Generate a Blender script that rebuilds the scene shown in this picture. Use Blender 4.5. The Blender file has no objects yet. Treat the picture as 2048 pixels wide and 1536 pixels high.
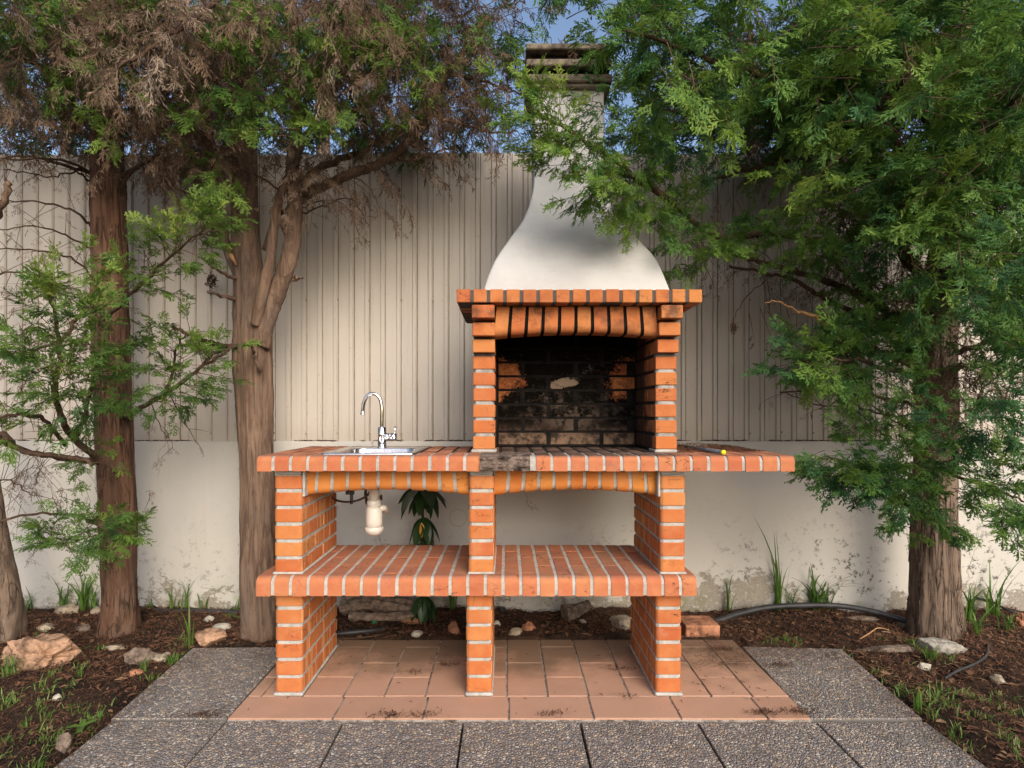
import bpy, bmesh, math, random
import numpy as np
from mathutils import Vector, Matrix, noise

scene = bpy.context.scene
COL = scene.collection
# ------------------------------------------------------------------ camera
F = 1145.0            # focal length in px of a 2048 px wide frame
CZ = 1.09
cd = bpy.data.cameras.new('camera'); cam = bpy.data.objects.new('camera', cd); COL.objects.link(cam)
cam.location = (0, 0, CZ); cam.rotation_euler = (math.radians(90), 0, 0)
cd.sensor_width = 36; cd.lens = 36*F/2048
cd.shift_x = 12/2048; cd.shift_y = 54/2048
cd.clip_start = 0.05; cd.clip_end = 3000
scene.camera = cam
# ------------------------------------------------------------------ light
SUN_EL, SUN_AZ = 31.0, 22.0       # azimuth to the right of straight behind the camera
w = bpy.data.worlds.new('World'); scene.world = w; w.use_nodes = True
wn = w.node_tree; bg = wn.nodes['Background']
sky = wn.nodes.new('ShaderNodeTexSky'); sky.sky_type = 'NISHITA'; sky.sun_disc = False
sky.sun_elevation = math.radians(SUN_EL); sky.sun_rotation = math.radians(180-SUN_AZ)
sky.air_density = 1.0; sky.dust_density = 3.5; sky.ozone_density = 1.0
wn.links.new(sky.outputs[0], bg.inputs[0]); bg.inputs[1].default_value = 0.14
sd = bpy.data.lights.new('sun', 'SUN'); sun = bpy.data.objects.new('sun', sd); COL.objects.link(sun)
sd.energy = 1.5; sd.angle = math.radians(40); sd.color = (1.0, 0.92, 0.82)
e, a = math.radians(SUN_EL), math.radians(SUN_AZ)
sdir = Vector((math.sin(a)*math.cos(e), -math.cos(a)*math.cos(e), math.sin(e)))
sun.rotation_euler = sdir.to_track_quat('Z', 'Y').to_euler(); sun.location = (2, -4, 5)
scene.view_settings.view_transform = 'Standard'; scene.view_settings.look = 'None'
scene.view_settings.gamma = 1.0; scene.view_settings.use_curve_mapping = False
scene.view_settings.exposure = 0.70
scene.render.engine = 'CYCLES'

K = 0.73              # metres of depth per unit used while measuring
def P(px, py, yo):    # a point seen at photo pixel (px,py) at measured depth yo -> world
    return Vector(((px-1012)/1569*yo, K*yo, CZ-(py-822)/1569*yo))
def G(px, py, z=0.0): # a point of the ground seen at that pixel
    yo = 1569*(CZ-z)/(py-822)
    return Vector(((px-1012)/1569*yo, K*yo, z))
R = random.Random(11)

# ------------------------------------------------------------------ helpers
def link(o, parent=None):
    COL.objects.link(o)
    if parent is not None: o.parent = parent
    return o
def tag(o, label=None, cat=None, group=None, kind=None):
    if label: o['label'] = label
    if cat: o['category'] = cat
    if group: o['group'] = group
    if kind: o['kind'] = kind
    return o
def empty(name, loc=(0,0,0), label=None, cat=None, group=None):
    o = bpy.data.objects.new(name, None); o.location = loc; o.empty_display_size = .05
    COL.objects.link(o); return tag(o, label, cat, group)
def mk_mesh(name, verts, faces, mat=None, smooth=False):
    me = bpy.data.meshes.new(name); me.from_pydata([tuple(v) for v in verts], [], faces); me.update()
    if mat: me.materials.append(mat)
    if smooth: me.polygons.foreach_set('use_smooth', [True]*len(me.polygons))
    return me
def obj(name, me, parent=None, loc=(0,0,0), rot=(0,0,0), scale=(1,1,1)):
    o = bpy.data.objects.new(name, me); 
    base = parent_world(parent) if parent is not None else Vector((0,0,0))
    o.location = Vector(loc)-base; o.rotation_euler = rot; o.scale = scale
    return link(o, parent)
def parent_world(p):
    v = Vector((0,0,0))
    while p is not None: v += p.location; p = p.parent
    return v
def fast_mesh(name, co, tris, mat, tint=None, smooth=False):
    co = np.asarray(co, dtype=np.float32); tris = np.asarray(tris, dtype=np.int32)
    me = bpy.data.meshes.new(name); n, m = len(co), len(tris)
    me.vertices.add(n); me.vertices.foreach_set('co', co.ravel())
    me.loops.add(m*3); me.loops.foreach_set('vertex_index', tris.ravel())
    me.polygons.add(m)
    me.polygons.foreach_set('loop_start', np.arange(0, m*3, 3, dtype=np.int32))
    me.polygons.foreach_set('loop_total', np.full(m, 3, dtype=np.int32))
    if smooth: me.polygons.foreach_set('use_smooth', np.ones(m, dtype=bool))
    me.materials.append(mat)
    if tint is not None:
        at = me.attributes.new('tint', 'FLOAT', 'POINT'); at.data.foreach_set('value', np.asarray(tint, dtype=np.float32))
    me.update(calc_edges=True); return me
class Acc:            # collects triangles, builds ONE mesh
    def __init__(s): s.v=[]; s.f=[]; s.t=[]; s.n=0
    def add(s, co, tris, tint=0.5):
        co = np.asarray(co, dtype=np.float32)
        s.v.append(co); s.f.append(np.asarray(tris, dtype=np.int32)+s.n); s.n += len(co)
        s.t.append(np.full(len(co), tint, dtype=np.float32))
    def mesh(s, name, mat, smooth=False):
        if not s.v: return None
        return fast_mesh(name, np.concatenate(s.v), np.concatenate(s.f), mat, np.concatenate(s.t), smooth)
_cb = {}
def cbox(sx, sy, sz, c=0.003, mat=None, seg=1):   # box centred on x,y,z with chamfered edges, shared
    key = (round(sx,4), round(sy,4), round(sz,4), c, mat.name if mat else '', seg)
    if key in _cb: return _cb[key]
    bm = bmesh.new(); bmesh.ops.create_cube(bm, size=1)
    for v in bm.verts: v.co = Vector((v.co.x*sx, v.co.y*sy, v.co.z*sz))
    if c: bmesh.ops.bevel(bm, geom=bm.edges[:], offset=c, segments=seg, affect='EDGES', profile=.5)
    me = bpy.data.meshes.new('box'); bm.to_mesh(me); bm.free()
    if mat: me.materials.append(mat)
    _cb[key] = me; return me
def arc(cx, cy, r, a0, a1, n):
    return [(cx+r*math.cos(a0+(a1-a0)*i/n), cy+r*math.sin(a0+(a1-a0)*i/n)) for i in range(n+1)]
def extrude_x(prof, x0, x1):      # prof = (y,z) list
    n = len(prof); vs = [(x0,y,z) for y,z in prof]+[(x1,y,z) for y,z in prof]
    fs = [(i, (i+1)%n, n+(i+1)%n, n+i) for i in range(n)]
    fs += [tuple(reversed(range(n))), tuple(range(n, 2*n))]
    return vs, fs
def extrude_z(prof, z0, z1):      # prof = (x,y) list
    n = len(prof); vs = [(x,y,z0) for x,y in prof]+[(x,y,z1) for x,y in prof]
    fs = [(i, (i+1)%n, n+(i+1)%n, n+i) for i in range(n)]
    fs += [tuple(reversed(range(n))), tuple(range(n, 2*n))]
    return vs, fs
def recalc(me):
    bm = bmesh.new(); bm.from_mesh(me); bmesh.ops.recalc_face_normals(bm, faces=bm.faces[:]); bm.to_mesh(me); bm.free(); return me
def box_at(name, x0, x1, y0, y1, z0, z1, mat, parent=None, c=0.003):
    return obj(name, cbox(x1-x0, y1-y0, z1-z0, c, mat), parent, ((x0+x1)/2, (y0+y1)/2, (z0+z1)/2))

# ------------------------------------------------------------------ materials
class N:
    def __init__(s, name, rough=.85, spec=.3):
        s.m = bpy.data.materials.new(name); s.m.use_nodes = True; s.t = s.m.node_tree
        s.b = s.t.nodes['Principled BSDF']; s.b.inputs['Roughness'].default_value = rough
        s.b.inputs['Specular IOR Level'].default_value = spec
    def n(s, typ, **kw):
        nd = s.t.nodes.new(typ)
        for k, v in kw.items():
            if k.startswith('_'): setattr(nd, k[1:], v)
            else:
                inp = nd.inputs[int(k[1:])] if (k[0]=='i' and k[1:].isdigit()) else nd.inputs[k.replace('__',' ')]
                if hasattr(v, 'is_linked') or isinstance(v, bpy.types.NodeSocket): s.t.links.new(v, inp)
                else: inp.default_value = v
        return nd
    def pos(s): return s.n('ShaderNodeNewGeometry').outputs['Position']
    def oc(s): return s.n('ShaderNodeTexCoord').outputs['Object']
    def scalev(s, v, sc): return s.n('ShaderNodeMapping', Vector=v, Scale=sc).outputs[0]
    def noise(s, v, scale, detail=6, rough=.6, dist=0):
        return s.n('ShaderNodeTexNoise', Vector=v, Scale=scale, Detail=detail, Roughness=rough, Distortion=dist).outputs[0]
    def vor(s, v, scale, feature='F1', rand=1):
        return s.n('ShaderNodeTexVoronoi', _feature=feature, Vector=v, Scale=scale, Randomness=rand)
    def ramp(s, f, stops, interp='LINEAR'):
        r = s.n('ShaderNodeValToRGB', Fac=f); cr = r.color_ramp; cr.interpolation = interp
        while len(cr.elements) < len(stops): cr.elements.new(.5)
        for el, (p, c) in zip(cr.elements, stops):
            el.position = p; el.color = (c if isinstance(c, tuple) else (c,c,c))+(1,)
        return r.outputs[0]
    def mix(s, f, a, b, mode='MIX'):
        nd = s.n('ShaderNodeMix', _data_type='RGBA', _blend_type=mode)
        for i, v in ((0, f), (6, a), (7, b)):
            if isinstance(v, bpy.types.NodeSocket): s.t.links.new(v, nd.inputs[i])
            else: nd.inputs[i].default_value = v if i == 0 else (tuple(v)+(1,))
        return nd.outputs[2]
    def math(s, op, a, b=0.0, clamp=False):
        return s.n('ShaderNodeMath', _operation=op, _use_clamp=clamp, i0=a, i1=b).outputs[0]
    def sep(s, v): 
        nd = s.n('ShaderNodeSeparateXYZ', i0=v); return nd.outputs[0], nd.outputs[1], nd.outputs[2]
    def comb(s, x, y, z): return s.n('ShaderNodeCombineXYZ', i0=x, i1=y, i2=z).outputs[0]
    def rnd(s): return s.n('ShaderNodeObjectInfo').outputs['Random']
    def color(s, c): s.t.links.new(c, s.b.inputs['Base Color']) if isinstance(c, bpy.types.NodeSocket) else setattr(s.b.inputs['Base Color'], 'default_value', tuple(c)+(1,))
    def rough(s, c): s.t.links.new(c, s.b.inputs['Roughness'])
    def bump(s, h, strength=.5, dist=.003):
        b = s.n('ShaderNodeBump', Strength=strength, Distance=dist, Height=h)
        s.t.links.new(b.outputs[0], s.b.inputs['Normal']); return b
    def smooth(s, v, lo, hi):
        return s.n('ShaderNodeMapRange', _interpolation_type='SMOOTHSTEP', Value=v, i1=lo, i2=hi, i3=0.0, i4=1.0).outputs[0]

def brick_mat(name, cols, sooty=0, dirt=.25, streaks=False):
    m = N(name, *((.98, .03) if sooty == 2 else (.8, .25))); p = m.pos(); r = m.rnd()
    base = m.ramp(r, [(i/(len(cols)-1), c) for i, c in enumerate(cols)])
    n1 = m.noise(p, 14, 8, .65)
    base = m.mix(m.smooth(n1, .35, .75), base, m.mix(.35, base, (.55,.27,.11)))
    n2 = m.noise(p, 60, 6, .7)
    base = m.mix(m.math('MULTIPLY', m.smooth(n2, .55, .8), dirt), base, (.16,.09,.06))
    if streaks:   # extruded clay: paler bands across the brick sides
        st = m.noise(m.comb(m.math('MULTIPLY', m.sep(p)[1], 45.0), m.math('MULTIPLY', r, 40.0), m.math('MULTIPLY', m.sep(p)[2], 1.5)), 1, 2, .5)
        nx = m.math('ABSOLUTE', m.sep(m.n('ShaderNodeNewGeometry').outputs['Normal'])[0])
        base = m.mix(m.math('MULTIPLY', m.math('MULTIPLY', m.smooth(st, .52, .62), .55), m.math('GREATER_THAN', nx, .7)), base, (.66,.36,.15))
    if sooty:
        x, y, z = m.sep(p)
        ns = m.noise(p, 9, 8, .7)
        if sooty == 1:  # bricks round the fire opening: soot creeping out of the dark joints and towards the inside
            k = m.math('MAXIMUM', m.smooth(m.math('ADD', y, m.math('MULTIPLY', m.math('SUBTRACT', m.noise(p, 16, 8, .75), .5), .55)), K*3.18+.09, K*3.18+.20), m.smooth(m.math('SUBTRACT', 1.18, z), .12, .2))
            k = m.math('MULTIPLY', k, m.smooth(y, K*3.18+.035, K*3.18+.075))
            base = m.mix(m.math('MULTIPLY', k, .90), base, (.018,.015,.013))
            k2 = m.math('MULTIPLY', m.math('MULTIPLY', m.smooth(z, 1.34, 1.50), m.smooth(ns, .46, .62)), m.math('SUBTRACT', 1.0, m.math('MULTIPLY', m.math('GREATER_THAN', z, 1.5125), .75)))
            base = m.mix(m.math('MULTIPLY', k2, .8), base, (.05,.03,.02))
        if sooty == 2:  # the back of the fire box
            dx = m.math('ABSOLUTE', m.math('SUBTRACT', x, .27))
            dz = m.math('ABSOLUTE', m.math('SUBTRACT', z, 1.235))
            edge = m.math('ADD', m.math('SUBTRACT', dx, m.math('MULTIPLY', m.math('MULTIPLY', dz, dz), 9.0)), m.math('MULTIPLY', m.math('SUBTRACT', ns, .5), .28))
            fine = m.noise(p, 140, 3, .8)
            keep = m.smooth(m.math('ADD', edge, m.math('MULTIPLY', m.math('SUBTRACT', fine, .5), .20)), .19, .235)
            grey = m.mix(m.smooth(m.noise(p, 24, 6, .7), .5, .62), (.004,.0035,.003), m.mix(m.smooth(z, 1.12, 1.24), (.024,.019,.016), (.005,.0045,.004)))
            low = m.math('SUBTRACT', 1.0, m.smooth(m.math('ADD', z, m.math('MULTIPLY', ns, .1)), .99, 1.10))
            grey = m.mix(low, grey, m.mix(m.smooth(m.noise(p, 18, 7, .7), .42, .6), (.03,.022,.018), (.17,.11,.075)))
            # flaked patches where the crust has come off
            for fx, fz, fr in ((.235, 1.208, .05), (.31,1.222,.03)):
                d = m.n('ShaderNodeVectorMath', _operation='DISTANCE', i0=m.comb(x, m.math('MULTIPLY', z, 2.2), 0.0), i1=(fx, fz*2.2, 0)).outputs['Value']
                d = m.math('ADD', d, m.math('MULTIPLY', m.math('SUBTRACT', ns, .5), .22))
                grey = m.mix(m.math('SUBTRACT', 1.0, m.smooth(d, fr*.9, fr)), grey, (.20,.15,.11))
            gp = m.math('MULTIPLY', m.math('SUBTRACT', 1.0, m.smooth(m.math('ADD', m.math('ABSOLUTE', m.math('SUBTRACT', x, .29)), m.math('MULTIPLY', m.math('ABSOLUTE', m.math('SUBTRACT', z, 1.07)), 1.6)), .10, .24)), m.smooth(m.noise(p, 15, 8, .75), .47, .56))
            grey = m.mix(m.math('MULTIPLY', gp, .7), grey, (.085,.062,.048))
            base = m.mix(keep, grey, m.mix(m.math('ADD', .25, m.math('MULTIPLY', m.smooth(m.noise(p, 40, 6, .8), .4, .6), .5)), base, (.09,.035,.02)))
        if sooty == 3:  # counter: burnt in front of and under the fire
            k = m.math('MULTIPLY', m.smooth(m.math('ADD', x, m.math('MULTIPLY', ns, .25)), .02, .12), m.math('SUBTRACT', 1.0, m.smooth(m.math('ADD', x, m.math('MULTIPLY', ns, .2)), .68, .82)))
            k = m.math('MULTIPLY', k, m.smooth(m.math('ADD', m.math('ADD', y, m.math('MULTIPLY', z, .8)), m.math('MULTIPLY', ns, .06)), K*2.94+.765, K*2.94+.80))
            base = m.mix(m.math('MULTIPLY', k, .95), base, (.03,.026,.024))
            kd = m.smooth(m.noise(p, 22, 8, .75), .55, .68)
            base = m.mix(m.math('MULTIPLY', kd, .4), base, (.09,.06,.05))
    # cement film, grime settled on upward faces, hairline cracks
    nz_ = m.sep(m.n('ShaderNodeNewGeometry').outputs['Normal'])[2]
    fl = m.noise(p, 11, 10, .8)
    base = m.mix(m.math('MULTIPLY', m.smooth(fl, .56, .72), .32), base, (.42,.37,.32))
    gr = m.math('MULTIPLY', m.smooth(nz_, .6, .95), m.math('ADD', .22, m.math('MULTIPLY', m.smooth(m.noise(p, 8, 8, .7), .4, .65), .38)))
    base = m.mix(gr, base, (.20,.125,.095))
    sp_ = m.smooth(m.noise(p, 120, 6, .85), .60, .66)
    base = m.mix(m.math('MULTIPLY', sp_, .55), base, (.12,.06,.04))
    ckn = m.math('ABSOLUTE', m.math('SUBTRACT', m.noise(m.scalev(p, (1,1,2.2)), 3.3, 5, .6), .5))
    ck = m.math('MULTIPLY', m.math('SUBTRACT', 1.0, m.smooth(ckn, .0015, .0045)), m.smooth(m.noise(p, 2.1, 2), .47, .56))
    base = m.mix(m.math('MULTIPLY', ck, .8), base, (.05,.025,.018))
    m.color(base)
    m.bump(m.math('ADD', m.math('SUBTRACT', m.math('MULTIPLY', n2, .6), m.math('ADD', m.math('MULTIPLY', sp_, .5), m.math('MULTIPLY', ck, 1.0))), m.math('MULTIPLY', m.noise(p, 220, 3, .6), .5)), .5, .0018)
    return m.m
ORANGE = [(.40,.105,.032), (.44,.140,.040), (.37,.09,.032), (.47,.18,.055), (.38,.105,.036), (.42,.135,.042)]
SALMON = [(.40,.115,.055), (.43,.145,.07), (.37,.10,.047), (.44,.165,.075), (.39,.12,.062)]
M_BRICK = brick_mat('brick_orange', ORANGE, streaks=True)
M_BRICKF = brick_mat('brick_fire', ORANGE, 1)
M_BACK = brick_mat('brick_soot', ORANGE, 2)
M_SLAB = brick_mat('brick_salmon', SALMON, 0, .35)
M_COUNTER = brick_mat('brick_counter', SALMON, 3, .35)
M_ARCH = brick_mat('brick_arch', [(.50,.15,.026), (.54,.19,.036), (.46,.13,.026), (.54,.21,.04)], 0, .15)

def mortar_mat(name, c0, c1, soot=False):
    m = N(name, .95, .1); p = m.pos()
    c = m.mix(m.smooth(m.noise(p, 30, 8, .7), .3, .7), c0, c1)
    if soot:
        x, y, z = m.sep(p); ns = m.noise(p, 9, 8, .7)
        k = m.smooth(m.math('ADD', y, m.math('MULTIPLY', ns, .12)), K*3.18+.05, K*3.18+.10)
        k2 = m.math('MULTIPLY', m.smooth(m.math('ADD', z, m.math('MULTIPLY', ns, .1)), 1.30, 1.38), 1.0)
        c = m.mix(m.math('MAXIMUM', k, m.math('MULTIPLY', k2, .85)), c, (.03,.026,.024))
    m.color(c); m.bump(m.noise(p, 180, 5, .7), .6, .002); return m.m
M_MORTAR = mortar_mat('mortar', (.30,.29,.265), (.47,.45,.42))
M_MORTAR_S = mortar_mat('mortar_sooty', (.29,.28,.26), (.45,.43,.41), True)
M_SOOT = mortar_mat('soot_mortar', (.004,.0037,.0035), (.014,.012,.011))

def plaster_mat():
    m = N('plaster', .92, .15); p = m.pos(); x, y, z = m.sep(p)
    big = m.noise(m.scalev(p, (1,1,.6)), 1.4, 4, .55)
    c = m.mix(m.smooth(big, .3, .7), (.44,.43,.415), (.52,.50,.455))
    fine = m.noise(p, 18, 8, .7)
    c = m.mix(m.math('MULTIPLY', m.smooth(fine, .5, .8), .35), c, (.42,.40,.36))
    # streaks running down from the top
    st = m.noise(m.scalev(p, (9,1,.7)), 1.3, 5, .6)
    c = m.mix(m.math('MULTIPLY', m.smooth(st, .55, .78), .3), c, (.36,.33,.28))
    lowk = m.math('SUBTRACT', 1.0, m.smooth(z, .15, .72))
    # black mould specks
    sp = m.noise(p, 26, 9, .78); cl = m.noise(p, 2.6, 3, .5)
    rk = m.math('ADD', m.math('MULTIPLY', m.smooth(x, .3, 2.0), .9), .45)
    k = m.math('MULTIPLY', m.math('MULTIPLY', m.smooth(sp, .545, .60), m.smooth(cl, .42, .60)), m.math('MULTIPLY', lowk, rk), True)
    c = m.mix(m.math('MULTIPLY', k, .85), c, (.05,.045,.035))
    # paint peeled off near the soil, bare render under it
    pe = m.noise(m.scalev(p, (1,1,1.6)), 7.5, 12, .78)
    pl_ = m.noise(m.scalev(p, (1,1,0)), 1.7, 3, .6)
    lim = m.math('ADD', m.math('MULTIPLY', z, -.95), m.math('ADD', m.math('MULTIPLY', m.smooth(x, -.2, 1.3), .05), m.math('MULTIPLY', m.math('SUBTRACT', pl_, .5), .75)))
    pk = m.smooth(m.math('ADD', pe, lim), .462, .475)
    pk = m.math('MULTIPLY', pk, m.smooth(m.noise(p, 38, 8, .8), .38, .50))
    c = m.mix(m.math('MULTIPLY', pk, .85), c, m.mix(fine, (.17,.15,.115), (.32,.28,.22)))
    # green algae just over the soil
    ak = m.math('MULTIPLY', m.math('SUBTRACT', 1.0, m.smooth(z, .02, .2)), m.smooth(m.noise(p, 6, 5, .6), .5, .7))
    c = m.mix(m.math('MULTIPLY', ak, .6), c, (.16,.17,.05))
    # hairline cracks
    v = m.vor(m.n('ShaderNodeVectorMath', _operation='ADD', i0=m.scalev(p, (1.1,1,.32)), i1=m.comb(m.math('MULTIPLY', m.noise(p, 7, 4, .6), .22), 0.0, 0.0)).outputs[0], 1.5, 'DISTANCE_TO_EDGE').outputs['Distance']
    ck = m.math('SUBTRACT', 1.0, m.smooth(v, .002, .006))
    ck = m.math('MULTIPLY', ck, m.smooth(m.noise(m.scalev(p, (1,1,.4)), 1.9, 2), .50, .60))
    c = m.mix(m.math('MULTIPLY', ck, .5), c, (.22,.19,.15))
    # drawn ring on the plaster
    d = m.n('ShaderNodeVectorMath', _operation='DISTANCE', i0=m.comb(x, z, 0.0), i1=((916-1012)/1569*4.25, CZ-(1036-822)/1569*4.25, 0)).outputs['Value']
    rg = m.math('SUBTRACT', 1.0, m.smooth(m.math('ABSOLUTE', m.math('SUBTRACT', d, .046)), .001, .0035))
    c = m.mix(m.math('MULTIPLY', rg, .45), c, (.24,.20,.15))
    m.color(c)
    h = m.math('SUBTRACT', m.math('ADD', m.math('MULTIPLY', fine, .5), m.math('MULTIPLY', m.noise(p, 90, 4, .6), .25)), m.math('ADD', m.math('MULTIPLY', pk, 1.2), m.math('MULTIPLY', ck, 1.0)))
    m.bump(h, .6, .003); return m.m
M_PLASTER = plaster_mat()
def sheet_mat():
    m = N('painted_sheet', .55, .4); p = m.pos(); x, y, z = m.sep(p)
    c = m.mix(m.smooth(m.noise(m.scalev(p, (1,1,.5)), 1.2, 4), .3, .7), (.44,.405,.365), (.51,.47,.42))
    st = m.noise(m.scalev(p, (26,1,.9)), 1.0, 6, .65)
    c = m.mix(m.math('MULTIPLY', m.smooth(st, .50, .75), .4), c, (.29,.25,.20))
    c = m.mix(m.math('MULTIPLY', m.rnd(), .18), c, (.36,.33,.30))
    c = m.mix(m.math('MULTIPLY', m.math('SUBTRACT', 1.0, m.smooth(m.math('ADD', z, m.math('MULTIPLY', st, .25)), 1.02, 1.2)), .35), c, (.27,.22,.17))
    dr = m.noise(m.scalev(p, (44,1,1.6)), 1.0, 5, .7)
    c = m.mix(m.math('MULTIPLY', m.smooth(dr, .62, .72), .45), c, (.20,.16,.12))
    # scattered dirt specks
    sp = m.noise(p, 50, 8, .8)
    c = m.mix(m.math('MULTIPLY', m.smooth(sp, .60, .68), .65), c, (.13,.10,.07))
    ge = m.smooth(y, .0025, .012)
    m.color(c)
    m.bump(m.noise(m.scalev(p, (1,1,.25)), 7, 3), .25, .004)
    m.rough(m.ramp(sp, [(0,.45),(1,.75)]))
    return m.m
M_SHEET = sheet_mat()
def fold_mat():
    m = N('dark_fold', .9); p = m.pos()
    m.color(m.mix(m.smooth(m.noise(p, 12, 6), .35, .65), (.10,.075,.05), (.22,.175,.13))); return m.m
M_FOLD = fold_mat()
def hood_mat():
    m = N('cement_hood', .88, .2); p = m.pos(); x, y, z = m.sep(p)
    c = m.mix(m.smooth(m.noise(p, 5, 6, .6), .3, .7), (.45,.45,.445), (.52,.52,.515))
    c = m.mix(m.math('MULTIPLY', m.smooth(m.noise(m.scalev(p, (1,1,3)), 5, 9, .75), .50, .72), .28), c, (.34,.33,.32))
    c = m.mix(m.math('MULTIPLY', m.smooth(m.noise(p, 70, 6, .8), .62, .7), .3), c, (.2,.18,.15))
    k = m.smooth(m.math('ADD', z, m.math('MULTIPLY', m.noise(p, 12, 8, .7), .25)), 2.48, 2.72)
    c = m.mix(m.math('MULTIPLY', k, .8), c, (.16,.125,.09))
    m.color(c)
    w1 = m.n('ShaderNodeTexWave', Vector=p, Scale=55.0, Distortion=3.0, Detail=2.0, _bands_direction='Z').outputs[1]
    m.bump(m.math('ADD', m.math('MULTIPLY', m.noise(p, 45, 6, .7), .8), m.math('MULTIPLY', w1, .12)), .35, .003); return m.m
M_HOOD = hood_mat()
def cap_mat():
    m = N('sooty_concrete', .9, .15); p = m.pos()
    c = m.mix(m.smooth(m.noise(p, 16, 8, .7), .38, .62), (.05,.042,.034), (.20,.165,.125)); m.color(c)
    m.bump(m.noise(p, 70, 6, .7), .5, .003); return m.m
M_CAP = cap_mat()
def tile_mat():
    m = N('terracotta_tile', .7, .3); p = m.pos(); x, y, z = m.sep(p); r = m.rnd()
    c = m.ramp(r, [(0,(.37,.215,.145)), (.5,(.42,.25,.17)), (1,(.39,.225,.155))])
    c = m.mix(m.math('MULTIPLY', m.smooth(m.noise(p, 9, 8, .7), .4, .7), .5), c, (.46,.27,.20))
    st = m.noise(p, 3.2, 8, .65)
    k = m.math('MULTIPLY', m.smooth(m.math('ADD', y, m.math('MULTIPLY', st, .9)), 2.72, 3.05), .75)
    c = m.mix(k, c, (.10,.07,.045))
    c = m.mix(m.math('MULTIPLY', m.smooth(m.noise(p, 34, 8, .8), .62, .7), .7), c, (.12,.06,.04))
    m.color(c); m.bump(m.noise(p, 60, 6, .7), .3, .002)
    m.rough(m.ramp(st, [(0,.55),(1,.85)])); return m.m
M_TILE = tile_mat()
def joint_mat():
    m = N('dirty_joint', .95); p = m.pos()
    m.color(m.mix(m.smooth(m.noise(p, 20, 7, .7), .35, .6), (.07,.055,.045), (.30,.26,.23))); m.bump(m.noise(p, 120, 4), .6, .002); return m.m
M_JOINT = joint_mat()
def pebble_mat():
    m = N('exposed_aggregate', .6, .4); p = m.pos()
    p2 = m.n('ShaderNodeVectorMath', _operation='ADD', i0=p, i1=m.comb(m.math('MULTIPLY', m.noise(p, 60, 2), .006), m.math('MULTIPLY', m.noise(p, 47, 2), .006), 0.0)).outputs[0]
    flat = m.scalev(p2, (1,.8,0.0))
    v = m.vor(flat, 98, 'F1', .95); e = m.vor(flat, 98, 'DISTANCE_TO_EDGE', .95).outputs['Distance']
    cr = m.sep(v.outputs['Color'])
    c = m.ramp(cr[0], [(0,(.13,.115,.11)), (.20,(.23,.195,.175)), (.40,(.33,.24,.175)), (.54,(.20,.195,.205)), (.64,(.45,.31,.19)), (.78,(.56,.46,.33)), (.92,(.66,.60,.51))], 'CONSTANT')
    c = m.mix(m.math('ADD', .22, m.math('MULTIPLY', cr[1], .5)), c, (.27,.25,.245))
    gap = m.math('SUBTRACT', 1.0, m.smooth(e, .01, .11))
    c = m.mix(gap, c, (.10,.092,.088))
    big = m.noise(p, 2.2, 6, .6)
    c = m.mix(m.math('MULTIPLY', m.smooth(big, .48, .7), .35), c, (.07,.055,.045))
    c = m.mix(m.math('MULTIPLY', m.smooth(m.noise(p, 5, 8, .75), .55, .68), .55), c, (.06,.05,.035))
    m.color(c)
    dome = m.math('MULTIPLY', m.smooth(e, 0.0, .35), m.math('ADD', m.math('MULTIPLY', cr[2], .5), .6))
    m.bump(dome, .9, .005); m.rough(m.ramp(cr[1], [(0,.4),(1,.8)])); return m.m
M_PEB = pebble_mat()
def edge_mat():
    m = N('paver_concrete', .95); p = m.pos()
    m.color(m.mix(m.noise(p, 30, 6), (.10,.09,.08), (.2,.185,.17))); return m.m
M_EDGE = edge_mat()
def soil_mat():
    m = N('soil', .95, .15); p = m.pos()
    c = m.mix(m.smooth(m.noise(p, 5, 8, .7), .38, .62), (.018,.013,.010), (.06,.036,.024))
    c = m.mix(m.smooth(m.noise(p, 45, 8, .75), .52, .68), c, (.12,.062,.036))
    m.color(c); m.bump(m.noise(p, 60, 10, .8), 1.0, .012); return m.m
M_SOIL = soil_mat()
def bark_mat(name, c0, c1, c2, sc=1.0, cr_=.6):
    m = N(name, .9, .2); o = m.pos()
    st = m.scalev(o, (1,1,.11))
    f = m.noise(st, 24*sc, 9, .68, 1.2); g = m.noise(m.scalev(o, (1,1,.3)), 7, 5, .6)
    v = m.vor(m.n('ShaderNodeVectorMath', _operation='ADD', i0=m.scalev(o, (1,1,.09)), i1=m.comb(m.math('MULTIPLY', g, .05), m.math('MULTIPLY', g, .04), 0.0)).outputs[0], 46*sc, 'DISTANCE_TO_EDGE').outputs['Distance']
    c = m.mix(m.smooth(f, .35, .65), c0, c1)
    c = m.mix(m.math('MULTIPLY', m.smooth(g, .5, .72), .7), c, c2)
    crack = m.math('SUBTRACT', 1.0, m.smooth(v, .0, .12))
    crack = m.math('MULTIPLY', crack, m.math('MULTIPLY', m.smooth(m.noise(o, 9, 3), .42, .6), cr_))
    c = m.mix(m.math('MULTIPLY', crack, .8), c, (.03,.019,.013))
    fl = m.smooth(m.noise(m.scalev(o, (1,1,.2)), 60, 4, .7), .68, .72)
    c = m.mix(m.math('MULTIPLY', fl, .6), c, (.34,.26,.17))
    m.color(c)
    m.bump(m.math('SUBTRACT', m.math('ADD', f, m.math('MULTIPLY', m.noise(m.scalev(o,(1,1,.25)), 90, 5, .7), .35)), m.math('MULTIPLY', crack, .5)), .9, .010)
    return m.m
M_BARK = bark_mat('bark_red', (.07,.038,.026), (.165,.09,.058), (.19,.135,.105), 1.0, .95)
M_BARK2 = bark_mat('bark_smooth', (.105,.068,.050), (.225,.15,.105), (.17,.135,.115), .9, .45)
M_BARK3 = bark_mat('bark_grey', (.08,.058,.045), (.20,.145,.11), (.27,.205,.16), .9, .9)
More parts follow.
